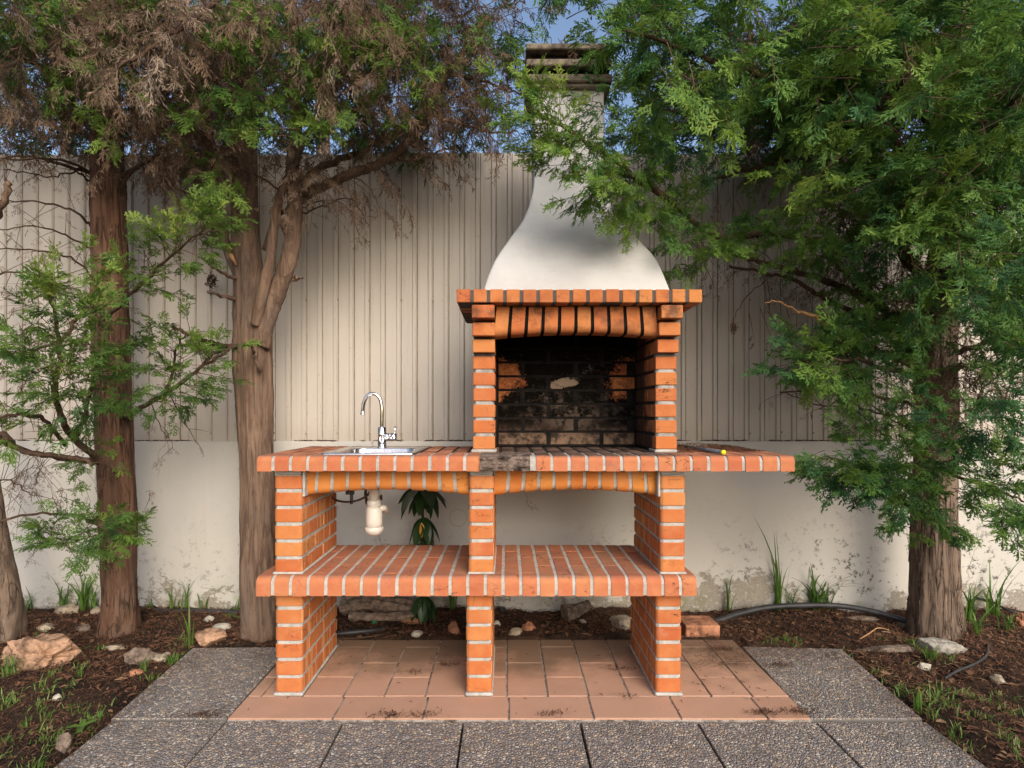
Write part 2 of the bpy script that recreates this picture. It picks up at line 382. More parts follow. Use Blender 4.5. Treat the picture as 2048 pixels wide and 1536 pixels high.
M_TWIG = bark_mat('bark_twig', (.055,.033,.022), (.12,.075,.05), (.15,.10,.07), 3)
def wood_mat(name, c0, c1):
    m = N(name, .85); p = m.oc()
    m.color(m.mix(m.smooth(m.noise(m.scalev(p, (1,1,1)), 35, 8, .7), .35, .65), c0, c1)); m.bump(m.noise(p, 60, 7, .7), .8, .006); return m.m
M_SPLIT = wood_mat('split_wood', (.34,.17,.07), (.50,.30,.15))
M_LOG = wood_mat('old_wood', (.07,.05,.04), (.22,.17,.135))
def leaf_mat(name, stops, trans=.35, rough=.6, nscale=3.0):
    m = N(name, rough, .3)
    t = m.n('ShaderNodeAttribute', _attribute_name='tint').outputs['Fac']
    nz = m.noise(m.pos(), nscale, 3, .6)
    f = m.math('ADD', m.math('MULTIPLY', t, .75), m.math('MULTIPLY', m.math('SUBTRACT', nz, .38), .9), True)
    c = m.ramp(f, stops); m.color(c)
    tr = m.n('ShaderNodeBsdfTranslucent', Color=c)
    mx = m.n('ShaderNodeMixShader', i0=trans)
    m.t.links.new(m.b.outputs[0], mx.inputs[1]); m.t.links.new(tr.outputs[0], mx.inputs[2])
    m.t.links.new(mx.outputs[0], m.t.nodes['Material Output'].inputs['Surface']); return m.m
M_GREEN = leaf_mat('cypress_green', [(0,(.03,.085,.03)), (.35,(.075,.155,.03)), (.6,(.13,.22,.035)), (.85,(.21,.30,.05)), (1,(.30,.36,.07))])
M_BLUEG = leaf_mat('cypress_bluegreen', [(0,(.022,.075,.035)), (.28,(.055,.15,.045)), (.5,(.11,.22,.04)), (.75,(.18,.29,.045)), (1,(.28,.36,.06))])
M_DARKG = leaf_mat('distant_green', [(0,(.012,.035,.024)), (.6,(.02,.06,.035)), (1,(.04,.08,.03))])
M_DEAD = leaf_mat('dead_foliage', [(0,(.045,.029,.020)), (.4,(.12,.076,.049)), (.75,(.24,.165,.112)), (1,(.44,.36,.29))], .2, .85)
M_DTWIG = leaf_mat('dead_twig', [(0,(.05,.030,.020)), (.5,(.105,.062,.040)), (1,(.24,.165,.115))], .0, .9)
M_GRASS = leaf_mat('grass_blade', [(0,(.05,.12,.02)), (.5,(.10,.19,.035)), (.8,(.19,.26,.075)), (1,(.38,.34,.19))], .35, .5)
M_SHRUB = leaf_mat('glossy_leaf', [(0,(.012,.035,.012)), (.6,(.025,.065,.02)), (1,(.06,.12,.03))], .2, .35)
M_LITTER = leaf_mat('needle_litter', [(0,(.03,.017,.012)), (.45,(.12,.055,.03)), (.75,(.22,.115,.065)), (.93,(.34,.22,.13)), (1,(.48,.38,.27))], .05, .9, 2)
def plain(name, c, rough=.6, metal=0, spec=.4, nz=.15, sc=30, bump=.2):
    m = N(name, rough, spec); m.b.inputs['Metallic'].default_value = metal
    p = m.oc(); n_ = m.noise(p, sc, 6, .65)
    d = tuple(x*(1-nz*2) for x in c); l = tuple(min(1, x*(1+nz)) for x in c)
    m.color(m.mix(m.smooth(n_, .3, .7), d, l)); m.bump(n_, bump, .002)
    return m.m
M_STEEL = plain('stainless', (.62,.62,.63), .24, 1, .5, .06, 60, .03)
M_CHROME = plain('chrome', (.78,.78,.80), .07, 1, .5, .02, 10, .0)
M_WHITEP = plain('white_plastic', (.60,.56,.50), .4, 0, .5, .06, 20, .05)
M_BLACKP = plain('black_pipe', (.030,.031,.035), .5, 0, .4, .25, 18, .1)
M_GREYP = plain('grey_pipe', (.11,.125,.15), .55, 0, .4, .2, 25, .1)
M_YELLOW = plain('yellow_cap', (.75,.66,.02), .5, 0, .4, .05)
M_HOSE = plain('braided_hose', (.10,.07,.06), .5, .3, .4, .4, 160, .6)
M_STONE = plain('limestone', (.30,.25,.19), .9, 0, .2, .3, 16, 1)
M_STONER = plain('red_rock', (.33,.205,.135), .9, 0, .2, .38, 14, 1)
M_STONEW = plain('white_pebble', (.42,.39,.33), .75, 0, .3, .15, 30, .5)
M_CONC = plain('concrete_lump', (.33,.31,.27), .95, 0, .2, .25, 40, 1)
M_CLAY = plain('old_clay', (.36,.17,.10), .9, 0, .2, .35, 18, .8)
M_CHAR = plain('charred_render', (.16,.12,.10), .95, 0, .2, .42, 26, 1)
M_SCREW = plain('screw', (.30,.25,.19), .6)
M_GREENP = plain('green_plastic', (.02,.25,.12), .5)

# ------------------------------------------------------------------ ground
def fbm(x, y, s, o=4):
    return noise.fractal(Vector((x*s, y*s, 3.7)), .9, 2.1, o)
def soil_h(x, y):
    h = -.012 + .022*fbm(x, y, 3.0, 3) + .012*fbm(x+9, y, 17, 3)
    # the bed rises gently to the wall and dips beside the pavers
    h += .028*max(0, min(1, (y-2.6)/.45))
    d = max(-1.42-x, x-1.50)
    if y < K*3.62: h += -.028*max(0, 1-abs(d)/.10)
    if -1.43 < x < 1.52 and y < K*3.66: h = -.09
    elif -1.03 < x < 1.12 and y < K*3.76: h = -.09
    return h
gx = np.concatenate([[-60,-20,-8,-5], np.arange(-3.6, 3.61, .022), [5,8,20,60]])
gy = np.concatenate([[-60,-20,-6,-2,0,.6], np.arange(1.1, 3.16, .022), [3.4,4,6,12,30,400]])
verts = []
for y in gy:
    for x in gx:
        z = soil_h(x, y) if (abs(x) < 3.7 and 1.05 < y < 3.17) else -.09
        verts.append((float(x), float(y), z))
nx = len(gx)
faces = [(j*nx+i, j*nx+i+1, (j+1)*nx+i+1, (j+1)*nx+i) for j in range(len(gy)-1) for i in range(nx-1)]
ground = obj('soil_ground', mk_mesh('soil_ground', verts, faces, M_SOIL, True)); tag(ground, kind='structure')

# tiled platform
plat = obj('tile_platform', cbox(2.075, K*.966, .06, .004, M_JOINT), None, (.0475, K*(2.776+3.742)/2, -.0345)); tag(plat, kind='structure')
yb, yf, ym = K*3.742, K*2.776, K*2.995
def tile(x0, x1, y0, y1):
    g = .0035
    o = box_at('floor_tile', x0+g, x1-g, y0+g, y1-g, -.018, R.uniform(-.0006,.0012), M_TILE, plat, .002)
    o.rotation_euler = (R.uniform(-.002,.002), R.uniform(-.002,.002), R.uniform(-.004,.004))
xs = [-.99, -.616, -.297, .01, .312, .622, .93, 1.085]
for a, b in zip(xs, xs[1:]): tile(a, b, yf, ym)
cols = [-.99]+[.003+.1565*k for k in range(-6, 7)]+[1.085]
for k, (a, b) in enumerate(zip(cols, cols[1:])):
    if b-a < .02: continue
    js = [K*3.209, K*3.62] if k % 2 == 0 else [K*3.393]
    ys = [ym]+js+[yb]
    for c, d in zip(ys, ys[1:]): tile(a, b, c, d)

# exposed aggregate pavers
bed = obj('paver_bed', cbox(2.9, 4.0, .05, 0, M_SOIL), None, (.04, K*2.776-2.0, -.063)); tag(bed, kind='structure')
def paver(q, z1):
    z0 = -.05
    c = [Vector((x, y, 0)) for x, y in q]; cen = sum(c, Vector())/4
    vs = []
    for zz, k in ((z0,1.0),(z1-.004,1.0),(z1,.991)):
        for p in c: vs.append((p.x-cen.x if k==1 else (p.x-cen.x)*k, (p.y-cen.y)*k, zz))
    fs = [(3,2,1,0)]+[(l*4+i, l*4+(i+1)%4, l*4+4+(i+1)%4, l*4+4+i) for l in (0,1) for i in range(4)]+[(8,9,10,11)]
    me = mk_mesh('paver', vs, fs, M_PEB); me.materials.append(M_EDGE)
    for i in (0,1,2,3,4): me.polygons[i].material_index = 1
    obj('paver', me, bed, (cen.x, cen.y, 0), (R.uniform(-.004,.004), R.uniform(-.004,.004), 0))
PX = [-1.395, -.99, -.575, -.152, .261, .674, 1.094, 1.485]
for row in range(6):
    y1 = K*2.776-.006-row*.607; y0 = y1-.60
    for a, b in zip(PX, PX[1:]):
        g = .004
        paver([(a+g,y0),(b-g,y0),(b-g+R.uniform(-.002,.002),y1),(a+g,y1+R.uniform(-.003,.003))], -.008+R.uniform(-.004,.003))
paver([(-1.405,K*2.79),(-.995,K*2.79),(-1.0,K*3.63),(-1.445,K*3.62)], -.003)
paver([(1.082,K*2.79),(1.48,K*2.79),(1.545,K*3.61),(1.10,K*3.65)], -.004)

# ------------------------------------------------------------------ boundary wall and sheet fence
YW = K*4.25
wall = obj('boundary_wall', cbox(12, .16, 1.12, .004, M_PLASTER), None, (0, YW+.08, .925-.56))
tag(wall, 'low cream plastered wall with peeling paint and mould below the ribbed sheeting', 'wall')
fence = empty('sheet_fence', (0, YW+.05, .93), 'tall beige ribbed metal sheet fence standing on the plastered wall', 'fence')
PIT = .0866
def sheet(x0, n, top):
    prof = []
    y0 = YW+.035
    for i in range(n):
        x = x0+i*PIT
        prof += [(x, y0), (x+.056, y0), (x+.0600, y0-.010), (x+.0770, y0-.010), (x+.0835, y0)]
    prof.append((x0+n*PIT-.0012, y0))
    vs, fs = [], []
    for (x, y) in prof: vs += [(x, y, .918), (x, y, top)]
    for i in range(len(prof)-1): fs.append((2*i, 2*i+2, 2*i+3, 2*i+1))
    nb = len(vs)
    for (x, y) in prof: vs += [(x, y+.0012, .918), (x, y+.0012, top)]
    for i in range(len(prof)-1): fs += [(nb+2*i+1, nb+2*i+3, nb+2*i+2, nb+2*i), (2*i+1, 2*i+3, nb+2*i+3, nb+2*i+1)]
    me = mk_mesh('metal_sheet', vs, fs, M_SHEET)
    obj('metal_sheet', me, fence)
    # thin dark strip drawn along each fold
    a = Acc()
    for i in range(n):
        x = x0+i*PIT+.0835; wd = R.uniform(.0022, .0042)
        for (u0, u1) in ((x-.0005, x+wd),):
            a.add([(u0,y0-.0012,.919),(u1,y0-.0012,.919),(u1,y0-.0012,top-.002),(u0,y0-.0012,top-.002)], [(0,1,2),(0,2,3)])
    o = obj('fold_line', a.mesh('fold_line', M_FOLD), fence); tag(o, kind='stuff')
xx = -6.02
for k in range(11):
    sheet(xx, 12, 2.498+R.uniform(-.012,.006)); xx += 12*PIT-.0012
a = Acc()
for zrow in (1.09-(866-822)/369.2, 1.09+(822-598)/369.2, 1.09+(822-336)/369.2):
    for i in range(-32, 33):
        x = -6.02+70*PIT+i*2*PIT+.069+.01; z = zrow+R.uniform(-.004,.004)
        vs = [(x, YW+.0235, z)]+[(x+.0065*math.cos(t), YW+.0265, z+.0065*math.sin(t)) for t in [k*math.pi/4 for k in range(8)]]
        a.add(vs, [(0, 1+(k+1)%8, 1+k) for k in range(8)])
o = obj('screw', a.mesh('screw', M_SCREW), fence); tag(o, kind='stuff')
# crust of needles caught on the ledge
a = Acc()
for i in range(2600):
    x = R.uniform(-3.4, 3.4); 
    if fbm(x, 0, 4) < -.35: continue
    y = YW+R.uniform(-.003,.03); L = R.uniform(.006,.03); t = R.uniform(-.5,.5)
    z = .925+R.uniform(.0005,.006)
    a.add([(x,y,z),(x+L*math.cos(t),y-.002,z+L*math.sin(t)*.25+.001),(x+L*.5,y-.003,z+.0035)], [(0,1,2)], R.random()*.5)
o = obj('needle_litter', a.mesh('ledge_litter', M_LITTER)); tag(o, 'dark line of fallen needles caught along the wall ledge under the sheeting', 'litter', kind='stuff')

# ------------------------------------------------------------------ barbecue
bbq = empty('brick_barbecue', (.07, K*3.3, 0), 'large outdoor brick barbecue with sink counter, shelf and white cement hood', 'barbecue')
YF = K*3.0; YB = K*3.62
def round_brick(w, d, h, r, mat, both=True, name='brick'):
    key = ('rb', round(w,3), round(d,3), round(h,3), r, mat.name)
    if key in _cb: return _cb[key]
    prof = arc(-w/2+r, r, r, math.pi, 1.5*math.pi, 4)+arc(w/2-r, r, r, 1.5*math.pi, 2*math.pi, 4)+[(w/2, d), (-w/2, d)]
    bm = bmesh.new(); vs, fs = extrude_z(prof, -h/2, h/2)
    bv = [bm.verts.new(v) for v in vs]; [bm.faces.new([bv[i] for i in f]) for f in fs]
    es = [e_ for e_ in bm.edges if abs(e_.verts[0].co.z-e_.verts[1].co.z) < 1e-6]
    bmesh.ops.bevel(bm, geom=es, offset=.002, segments=1, affect='EDGES')
    bmesh.ops.recalc_face_normals(bm, faces=bm.faces[:])
    me = bpy.data.meshes.new(name); bm.to_mesh(me); bm.free(); me.materials.append(mat)
    _cb[key] = me; return me
def pier(x0, x1, y0, y1, z0, joints, mat, mort, stuff_rear=False, r=.015, corbel=None, recess=.0035):
    """one-brick-thick wall; first brick of each course is the rounded front"""
    w = x1-x0; xc = (x0+x1)/2; zt = joints[-1]
    core = box_at('pier', x0+recess, x1-recess, y0+recess+.001, y1-recess, z0, zt, mort, bbq, .009)
    a = Acc()
    for k in range(len(joints)-1):
        zb, za = joints[k], joints[k+1]; h = za-zb-.0135; zc = (zb+za)/2+R.uniform(-.0008,.0008)
        cy = y0 if not corbel else y0-corbel.get(k, 0)
        if k % 2 == 0: cuts = [(0, .33*(YB-YF)*.5), (.34*(YB-YF)*.5+.008, .56*(YB-YF)), (.585*(YB-YF), YB-YF)]
        else: cuts = [(0, .35*(YB-YF)), (.375*(YB-YF), .76*(YB-YF)), (.785*(YB-YF), YB-YF)]
        sc = (y1-y0)/(YB-YF); cuts = [(p*sc, q*sc) for p, q in cuts]
        for q, (p0, p1) in enumerate(cuts):
            if q == 0:
                d = p1 + (y0-cy)
                me = round_brick(w, d, h, r, mat)
                obj('brick', me, core, (xc+R.uniform(-.0012,.0012), cy+R.uniform(-.001,.0012), zc), (0,0,R.uniform(-.006,.006)))
            elif stuff_rear:
                me = cbox(w, p1-p0, h, .002, mat); co = np.array([v.co[:] for v in me.vertices])+np.array([xc, y0+(p0+p1)/2, zc])
                me.calc_loop_triangles(); a.add(co, np.array([t.vertices[:] for t in me.loop_triangles]))
            else:
                obj('brick', cbox(w, p1-p0, h, .002, mat), core, (xc+R.uniform(-.0008,.0008), y0+(p0+p1)/2, zc))
    if stuff_rear:
        o = obj('rear_bricks', a.mesh('rear_bricks', mat), core); tag(o, kind='stuff')
    return core
lo = [0.006+.0648*k for k in range(7)]; lo[-1] = .397
up = [.470+.0622*k for k in range(7)]
up = [.467, .528, .593, .657, .721, .785, .848]
SC = 523.
for (a0, a1, hid) in ((549, 604, False), (932, 984, True), (1312, 1364, False)):
    pier((a0-1012)/SC, (a1-1012)/SC, YF, YB, -.001, [.008+.0654*k for k in range(6)]+[.396], M_BRICK, M_MORTAR, hid)
for (a0, a1, hid) in ((547, 603, False), (937, 988, True), (1321, 1372, False)):
    pier((a0-1012)/SC, (a1-1012)/SC, YF, YB, .466, up, M_BRICK, M_MORTAR, hid)
    box_at('mortar_bed', (a0-1010)/SC, (a1-1014)/SC, YF+.003, YB-.01, .846, .866, M_MORTAR, bbq)
# base fillets of spilled mortar
for (a0, a1) in ((547,606), (930,986), (1310,1366)):
    box_at('mortar_bed', (a0-1012)/SC, (a1-1012)/SC, YF-.006, YB+.005, -.001, .0125, M_MORTAR, bbq, .005)
for (a0, a1) in ((545,606), (935,990), (1319,1374)):
    box_at('mortar_bed', (a0-1012)/SC, (a1-1012)/SC, YF-.006, YB-.02, .464, .4745, M_MORTAR, bbq, .005)

def slab(name, x0, x1, y0, y1, z0, z1, n, mat, mort, rnose, first_len=.16, rear_stuff=False, skip=(), rowlen=.232, hole=None):
    h = z1-z0; yc1 = hole[2] if hole else y1
    hx0, hx1, hy0, hy1 = hole if hole else (9,9,9,9)
    core = obj(name, recalc(mk_mesh(name, *extrude_x([(y0+.003,z0+.002),(y0+.003,z1-rnose)]+[(y0+.003+rnose-rnose*math.cos(t), z1-rnose-.0025+rnose*math.sin(t)) for t in (.5,1.0,1.57)]+[(yc1-.003,z1-.0025),(yc1-.003,z0+.002)], x0+.004, x1-.004), mort)), bbq)
    if hole:
        for q in ((x0+.004, hx0, yc1-.003, hy1), (hx1, x1-.004, yc1-.003, hy1), (x0+.004, x1-.004, hy1, y1-.003)):
            box_at('mortar_bed', q[0], q[1], q[2], q[3], z0+.002, z1-.0025, mort, core, 0)
    pit = (x1-x0+.0095)/n; wd = pit-.0128
    a = Acc(); cache = {}
    for i in range(n):
        xa = x0+i*pit; 
        fl = first_len if i % 2 == 0 else first_len-.105
        fl = max(fl, .05)
        if i not in skip:
            if fl not in cache:
                pr = [(0,0)]+[(0, h-rnose)]+[(rnose-rnose*math.cos(t), h-rnose+rnose*math.sin(t)) for t in [k*math.pi/2/7 for k in range(1,8)]]+[(fl, h), (fl, 0)]
                cache[fl] = recalc(mk_mesh('nose_brick', *extrude_x(pr, -wd/2, wd/2), mat))
            obj('brick', cache[fl], core, (xa+wd/2+R.uniform(-.0008,.0008), y0+R.uniform(-.0012,.0012), z0+R.uniform(-.001,.0008)), (0,0,R.uniform(-.008,.008)))
        y = y0+fl+.003
        while y < y1-.02:
            ye = min(y+rowlen, y1); 
            if i in skip and y > y0+fl+.2: pass
            if hole and xa+wd > hx0 and xa < hx1:
                if y < hy0 < ye: ye = hy0
                elif y < hy1: y = hy1; ye = min(y+.1, y1)
            me = cbox(wd, ye-y, h-.001, .0015, mat)
            loc = (xa+wd/2, (y+ye)/2, (z0+z1)/2+R.uniform(-.0004,.0006))
            if rear_stuff:
                me.calc_loop_triangles()
                a.add(np.array([v.co[:] for v in me.vertices])+np.array(loc), np.array([t.vertices[:] for t in me.loop_triangles]))
            else: obj('brick', me, core, loc)
            y = ye+.005
    if rear_stuff:
        o = obj('rear_bricks', a.mesh('rear_bricks', mat), core); tag(o, kind='stuff')
    return core, pit, wd
YS = K*2.94
slab('shelf', -.936, .719, YS, K*3.65, .396, .467, 25, M_SLAB, M_MORTAR, .026, .16)
CW = (.065*32-.0095)
nC = 31
sk = []
ctr, pit, wd = slab('counter', -.934, 1.086, YS, K*3.76, .864, .922, nC, M_COUNTER, M_MORTAR_S, .022, .16, True,
                    [i for i in range(nC) if (-.934+(i+.5)*(1.086+.934)/nC) > -.098 and (-.934+(i+.5)*(1.086+.934)/nC) < .085], .232, (-.68, -.375, K*3.01+.018, K*3.58-.085))
# burnt broken edge
bx0, bx1 = (960-1012)/534, (1060-1012)/534
vs, fs = [], []; nu, nv = 46, 16
for j in range(nv):
    t = j/(nv-1)
    for i in range(nu):
        x = bx0+(bx1-bx0)*i/(nu-1)
        if t < .6: y = YS-.008; z = .866+t/.6*.05
        else: y = YS-.008+(t-.6)/.4*.13; z = .918+min(.009, (t-.6)*.05)
        q = noise.fractal(Vector((x*22, z*55, y*30)), .9, 2, 5)
        cavity = max(0, 1-abs(z-.895)/.018)*.010
        y += min(.009, .009*q+.006*noise.noise(Vector((x*60, z*140, 1)))); z += .003*noise.noise(Vector((x*70, y*60, 5)))
        vs.append((x, y, z))
for j in range(nv-1):
    for i in range(nu-1): fs.append((j*nu+i, j*nu+i+1, (j+1)*nu+i+1, (j+1)*nu+i))
o = obj('broken_edge', mk_mesh('broken_edge', vs, fs, M_CHAR, False), bbq); tag(o, 'charred crumbling counter edge where the front bricks broke off')

def lintel(name, x0, x1, y0, ztop, zend, zmid, n, mat, mort, depth=.09, rn=.03):
    pitl = (x1-x0)/n; wb = pitl-.0130; mid = (x0+x1)/2
    zb = lambda x: zend+(zmid-zend)*(1-((x-mid)/((x1-x0)/2))**2)
    vs = []; fs = []
    m_ = 24
    for i in range(m_+1):
        x = x0+(x1-x0)*i/m_; z = zb(x)+.004
        prof = [(y0+.004, ztop), (y0+.004, z+rn)]+[(y0+.004+rn-rn*math.cos(t), z+rn-rn*math.sin(t)) for t in (.4,.8,1.2,1.57)]+[(y0+depth-.004, z), (y0+depth-.004, ztop)]
        vs += [(x, p, q) for p, q in prof]
    L = len(prof)
    for i in range(m_):
        for j in range(L): fs.append((i*L+j, i*L+(j+1)%L, (i+1)*L+(j+1)%L, (i+1)*L+j))
    core = obj(name, recalc(mk_mesh(name, vs, fs, mort)), bbq)
    for i in range(n):
        xc = x0+(i+.5)*pitl; tilt = (xc-mid)*.28
        vs = []
        for s in (-1, 1):
            xx_ = xc+s*wb/2; z = zb(xx_)
            prof = [(y0, ztop), (y0, z+rn)]+[(y0+rn-rn*math.cos(t), z+rn-rn*math.sin(t)) for t in (.3,.6,.9,1.2,1.57)]+[(y0+depth, z), (y0+depth, ztop)]
            for p, q in prof: vs.append((xx_-(ztop-q)*tilt*-1-xc if False else xx_-xc+(ztop-q)*tilt, p, q))
        L2 = len(prof)
        f2 = [(j, (j+1)%L2, L2+(j+1)%L2, L2+j) for j in range(L2)]+[tuple(range(L2))[::-1], tuple(range(L2, 2*L2))]
        obj('brick', recalc(mk_mesh('arch_brick', vs, f2, mat)), core, (xc, R.uniform(-.001,.001), 0))
s5 = 515.
lintel('arch', (604-1012)/s5, (938-1012)/s5, K*3.05, .864, .756, .780, 11, M_ARCH, M_MORTAR)
lintel('arch', (988-1012)/s5, (1321-1012)/s5, K*3.05, .864, .756, .780, 11, M_ARCH, M_MORTAR)
for a0, a1 in ((603,608),):
    box_at('mortar_bed', (a0-1012)/SC, (a1-1012)/SC, YF+.006, YF+.09, .76, .864, M_MORTAR, bbq)
box_at('mortar_bed', (1317-1012)/SC, (1322-1012)/SC, YF+.006, YF+.09, .76, .864, M_MORTAR, bbq)

# fire box
YP = K*3.18; YBI = K*3.66; YBO = K*3.76
js = [.929+.0648*k for k in range(9)]+[1.5115]
corb = {6: .030, 7: .058, 8: .086}
pier((946-1012)/493, (990-1012)/493, YP, YBI+.001, .921, js, M_BRICKF, M_MORTAR_S, True, .004, corb)
pier((1311-1012)/493, (1353-1012)/493, YP, YBI+.001, .921, js, M_BRICKF, M_MORTAR_S, False, .004, corb)
for a0, a1 in ((942,993), (1309,1354)):
    box_at('mortar_bed', (a0-1012)/493, (a1-1012)/493, YP-.006, YP+.1, .921, .934, M_MORTAR, bbq, .004)
bk = box_at('fire_back', -.13, .69, YBI+.004, YBO, .921, 1.511, M_SOOT, bbq, .003)
for k in range(9):
    zb, za = js[k]+.004, js[k+1]-.005
    off = .12 if k % 2 else 0.0
    x = -.045-off
    while x < .605:
        x0_, x1_ = max(x, -.040), min(x+.238, .605)
        if x1_-x0_ > .03: obj('brick', cbox(x1_-x0_-.010, .02, za-zb-.002, .0015, M_BACK), bk, ((x0_+x1_)/2, YBI+.0115+R.uniform(-.0015,.0015), (zb+za)/2))
        x += .248
lintel('arch', -.044, (1312-1012)/496, K*3.14, 1.508, 1.386, 1.405, 10, M_BRICKF, M_SOOT, .09, .03)
# mantel
YM = K*3.05
core = box_at('mantel', -.190, .762, YM+.004, YBO+.025, 1.513, 1.562, M_MORTAR_S, bbq, .003)
pm = (.958+.0095)/15
for i in range(15):
    obj('brick', cbox(pm-.0125, .11, .0512, .0025, M_BRICKF), core, (-.193+pm*i+(pm-.0105)/2, YM+.055, 1.5382+R.uniform(-.0008,.0008)), (0,0,R.uniform(-.005,.005)))
for i in range(6):
    for sx in (-1, 1):
        xe = -.193+.03 if sx < 0 else .765-.03
        obj('brick', cbox(.06, .058, .0512, .0025, M_BRICKF), core, (xe, YM+.155+i*.0665, 1.5382))
# hood
lv = [(579,965,1342,3.10,3.72), (548,977,1328,3.115,3.72), (514,993,1311,3.14,3.715), (475,1020,1275,3.19,3.70), (440,1045,1243,3.25,3.69), (405,1059.5,1222,3.30,3.68), (370,1066.6,1211,3.34,3.67), (345,1068,1209,3.35,3.665), (300,1068,1209,3.35,3.66), (158,1068,1209,3.35,3.66)]
rows = []
for (py, pl, pr, yo, yb_) in lv:
    rows.append((P(0,py,yo).z, P(pl,py,yo).x, P(pr,py,yo).x, K*yo, K*yb_))
rows[0] = (1.5625,)+rows[0][1:]
rows = np.array(rows)
def crs(t):   # smooth interpolation
    i = min(int(t), len(rows)-2); u = t-i
    p0, p1, p2, p3 = rows[max(i-1,0)], rows[i], rows[i+1], rows[min(i+2, len(rows)-1)]
    return .5*((2*p1)+(-p0+p2)*u+(2*p0-5*p1+4*p2-p3)*u*u+(-p0+3*p1-3*p2+p3)*u**3)
vs, fs = [], []; NS = 70; rr = .012
for s in range(NS+1):
    z, xl, xr, yf_, yb2 = crs(s/NS*(len(rows)-1))
    ring = []
    for (cx, cy, a0) in ((xl+rr, yf_+rr, math.pi), (xr-rr, yf_+rr, 1.5*math.pi), (xr-rr, yb2-rr, 0), (xl+rr, yb2-rr, .5*math.pi)):
        ring += [(x, y, z) for x, y in arc(cx, cy, rr, a0, a0+math.pi/2, 3)]
    vs += ring
L = len(ring)
for s in range(NS):
    for j in range(L): fs.append((s*L+j, s*L+(j+1)%L, (s+1)*L+(j+1)%L, (s+1)*L+j))
fs.append(tuple(range(NS*L, NS*L+L)))
me = mk_mesh('hood', vs, fs, M_HOOD, True); hood = obj('chimney_hood', me, bbq)
tag(hood, 'white cement hood flaring from a narrow flue to the mantel')
# chimney cap
cx0, cx1 = (1052-1012)/1569*3.30, (1225-1012)/1569*3.30
cap = box_at('chimney_cap', cx0+.045, cx1-.045, K*3.30+.045, K*3.74-.045, rows[-1][0]-.01, 2.64, M_SOOT, bbq)
zz = lambda py: P(0,py,3.30).z
for (pa, pb, inset) in ((162, 147, 0), (130, 116, .002), (97, 85, .001)):
    box_at('cap_slab', cx0+inset, cx1-inset, K*3.30+inset, K*3.74-inset, zz(pa), zz(pb), M_CAP, cap, .004)
box_at('cap_collar', cx0+.014, cx1-.014, K*3.30+.014, K*3.74-.014, zz(170), zz(162)+.001, M_CAP, cap, .004)
# ------------------------------------------------------------------ tubes
def catmull(pts, n=8):
    pts = [Vector(p) for p in pts]; out = []
    for i in range(len(pts)-1):
        p0, p1, p2, p3 = pts[max(i-1,0)], pts[i], pts[i+1], pts[min(i+2, len(pts)-1)]
        for k in range(n):
            u = k/n
            out.append(.5*((2*p1)+(-p0+p2)*u+(2*p0-5*p1+4*p2-p3)*u*u+(-p0+3*p1-3*p2+p3)*u**3))
    out.append(pts[-1]); return out
def tube_geo(pts, rad, sides, cap=True, wob=0, seed=0, ridge=0):
    """pts polyline, rad list or number; returns verts, quads"""
    pts = [Vector(p) for p in pts]; n = len(pts)
    if not isinstance(rad, (list, tuple)): rad = [rad]*n
    T = [(pts[min(i+1,n-1)]-pts[max(i-1,0)]).normalized() for i in range(n)]
    u = T[0].cross(Vector((0,1,0)));  u = u.normalized() if u.length > .1 else T[0].cross(Vector((1,0,0))).normalized()
    vs, fs = [], []
    for i in range(n):
        u = (u-T[i]*u.dot(T[i])).normalized(); v = T[i].cross(u)
        for k in range(sides):
            a_ = 2*math.pi*k/sides; r = rad[i]
            if wob or ridge:
                d = u*math.cos(a_)+v*math.sin(a_)
                q = pts[i]+d*r
                r *= 1+wob*noise.fractal(Vector((d.x*1.3+seed, d.y*1.3, pts[i].z*2.2)), .8, 2, 3)
                r += ridge*noise.fractal(Vector((q.x*26+seed, q.y*26, q.z*2.6)), .7, 2.2, 3)
            vs.append(pts[i]+(u*math.cos(a_)+v*math.sin(a_))*r)
    for i in range(n-1):
        for k in range(sides): fs.append((i*sides+k, i*sides+(k+1)%sides, (i+1)*sides+(k+1)%sides, (i+1)*sides+k))
    if cap: fs += [tuple(range(sides))[::-1], tuple(range((n-1)*sides, n*sides))]
    return vs, fs
def tube(name, pts, rad, sides, mat, parent=None, **kw):
    vs, fs = tube_geo(pts, rad, sides, **kw)
    return obj(name, recalc(mk_mesh(name, vs, fs, mat, True)) if sides <= 16 else mk_mesh(name, vs, fs, mat, True), parent)
def lathe(name, prof, c, mat, parent, seg=28):   # prof (r,z)
    vs, fs = [], []
    for r, z in prof:
        for k in range(seg): t = 2*math.pi*k/seg; vs.append((c[0]+r*math.cos(t), c[1]+r*math.sin(t), z))
    for i in range(len(prof)-1):
        for k in range(seg): fs.append((i*seg+k, i*seg+(k+1)%seg, (i+1)*seg+(k+1)%seg, (i+1)*seg+k))
    fs += [tuple(range(seg))[::-1], tuple(range((len(prof)-1)*seg, len(prof)*seg))]
    return obj(name, recalc(mk_mesh(name, vs, fs, mat, True)), parent)

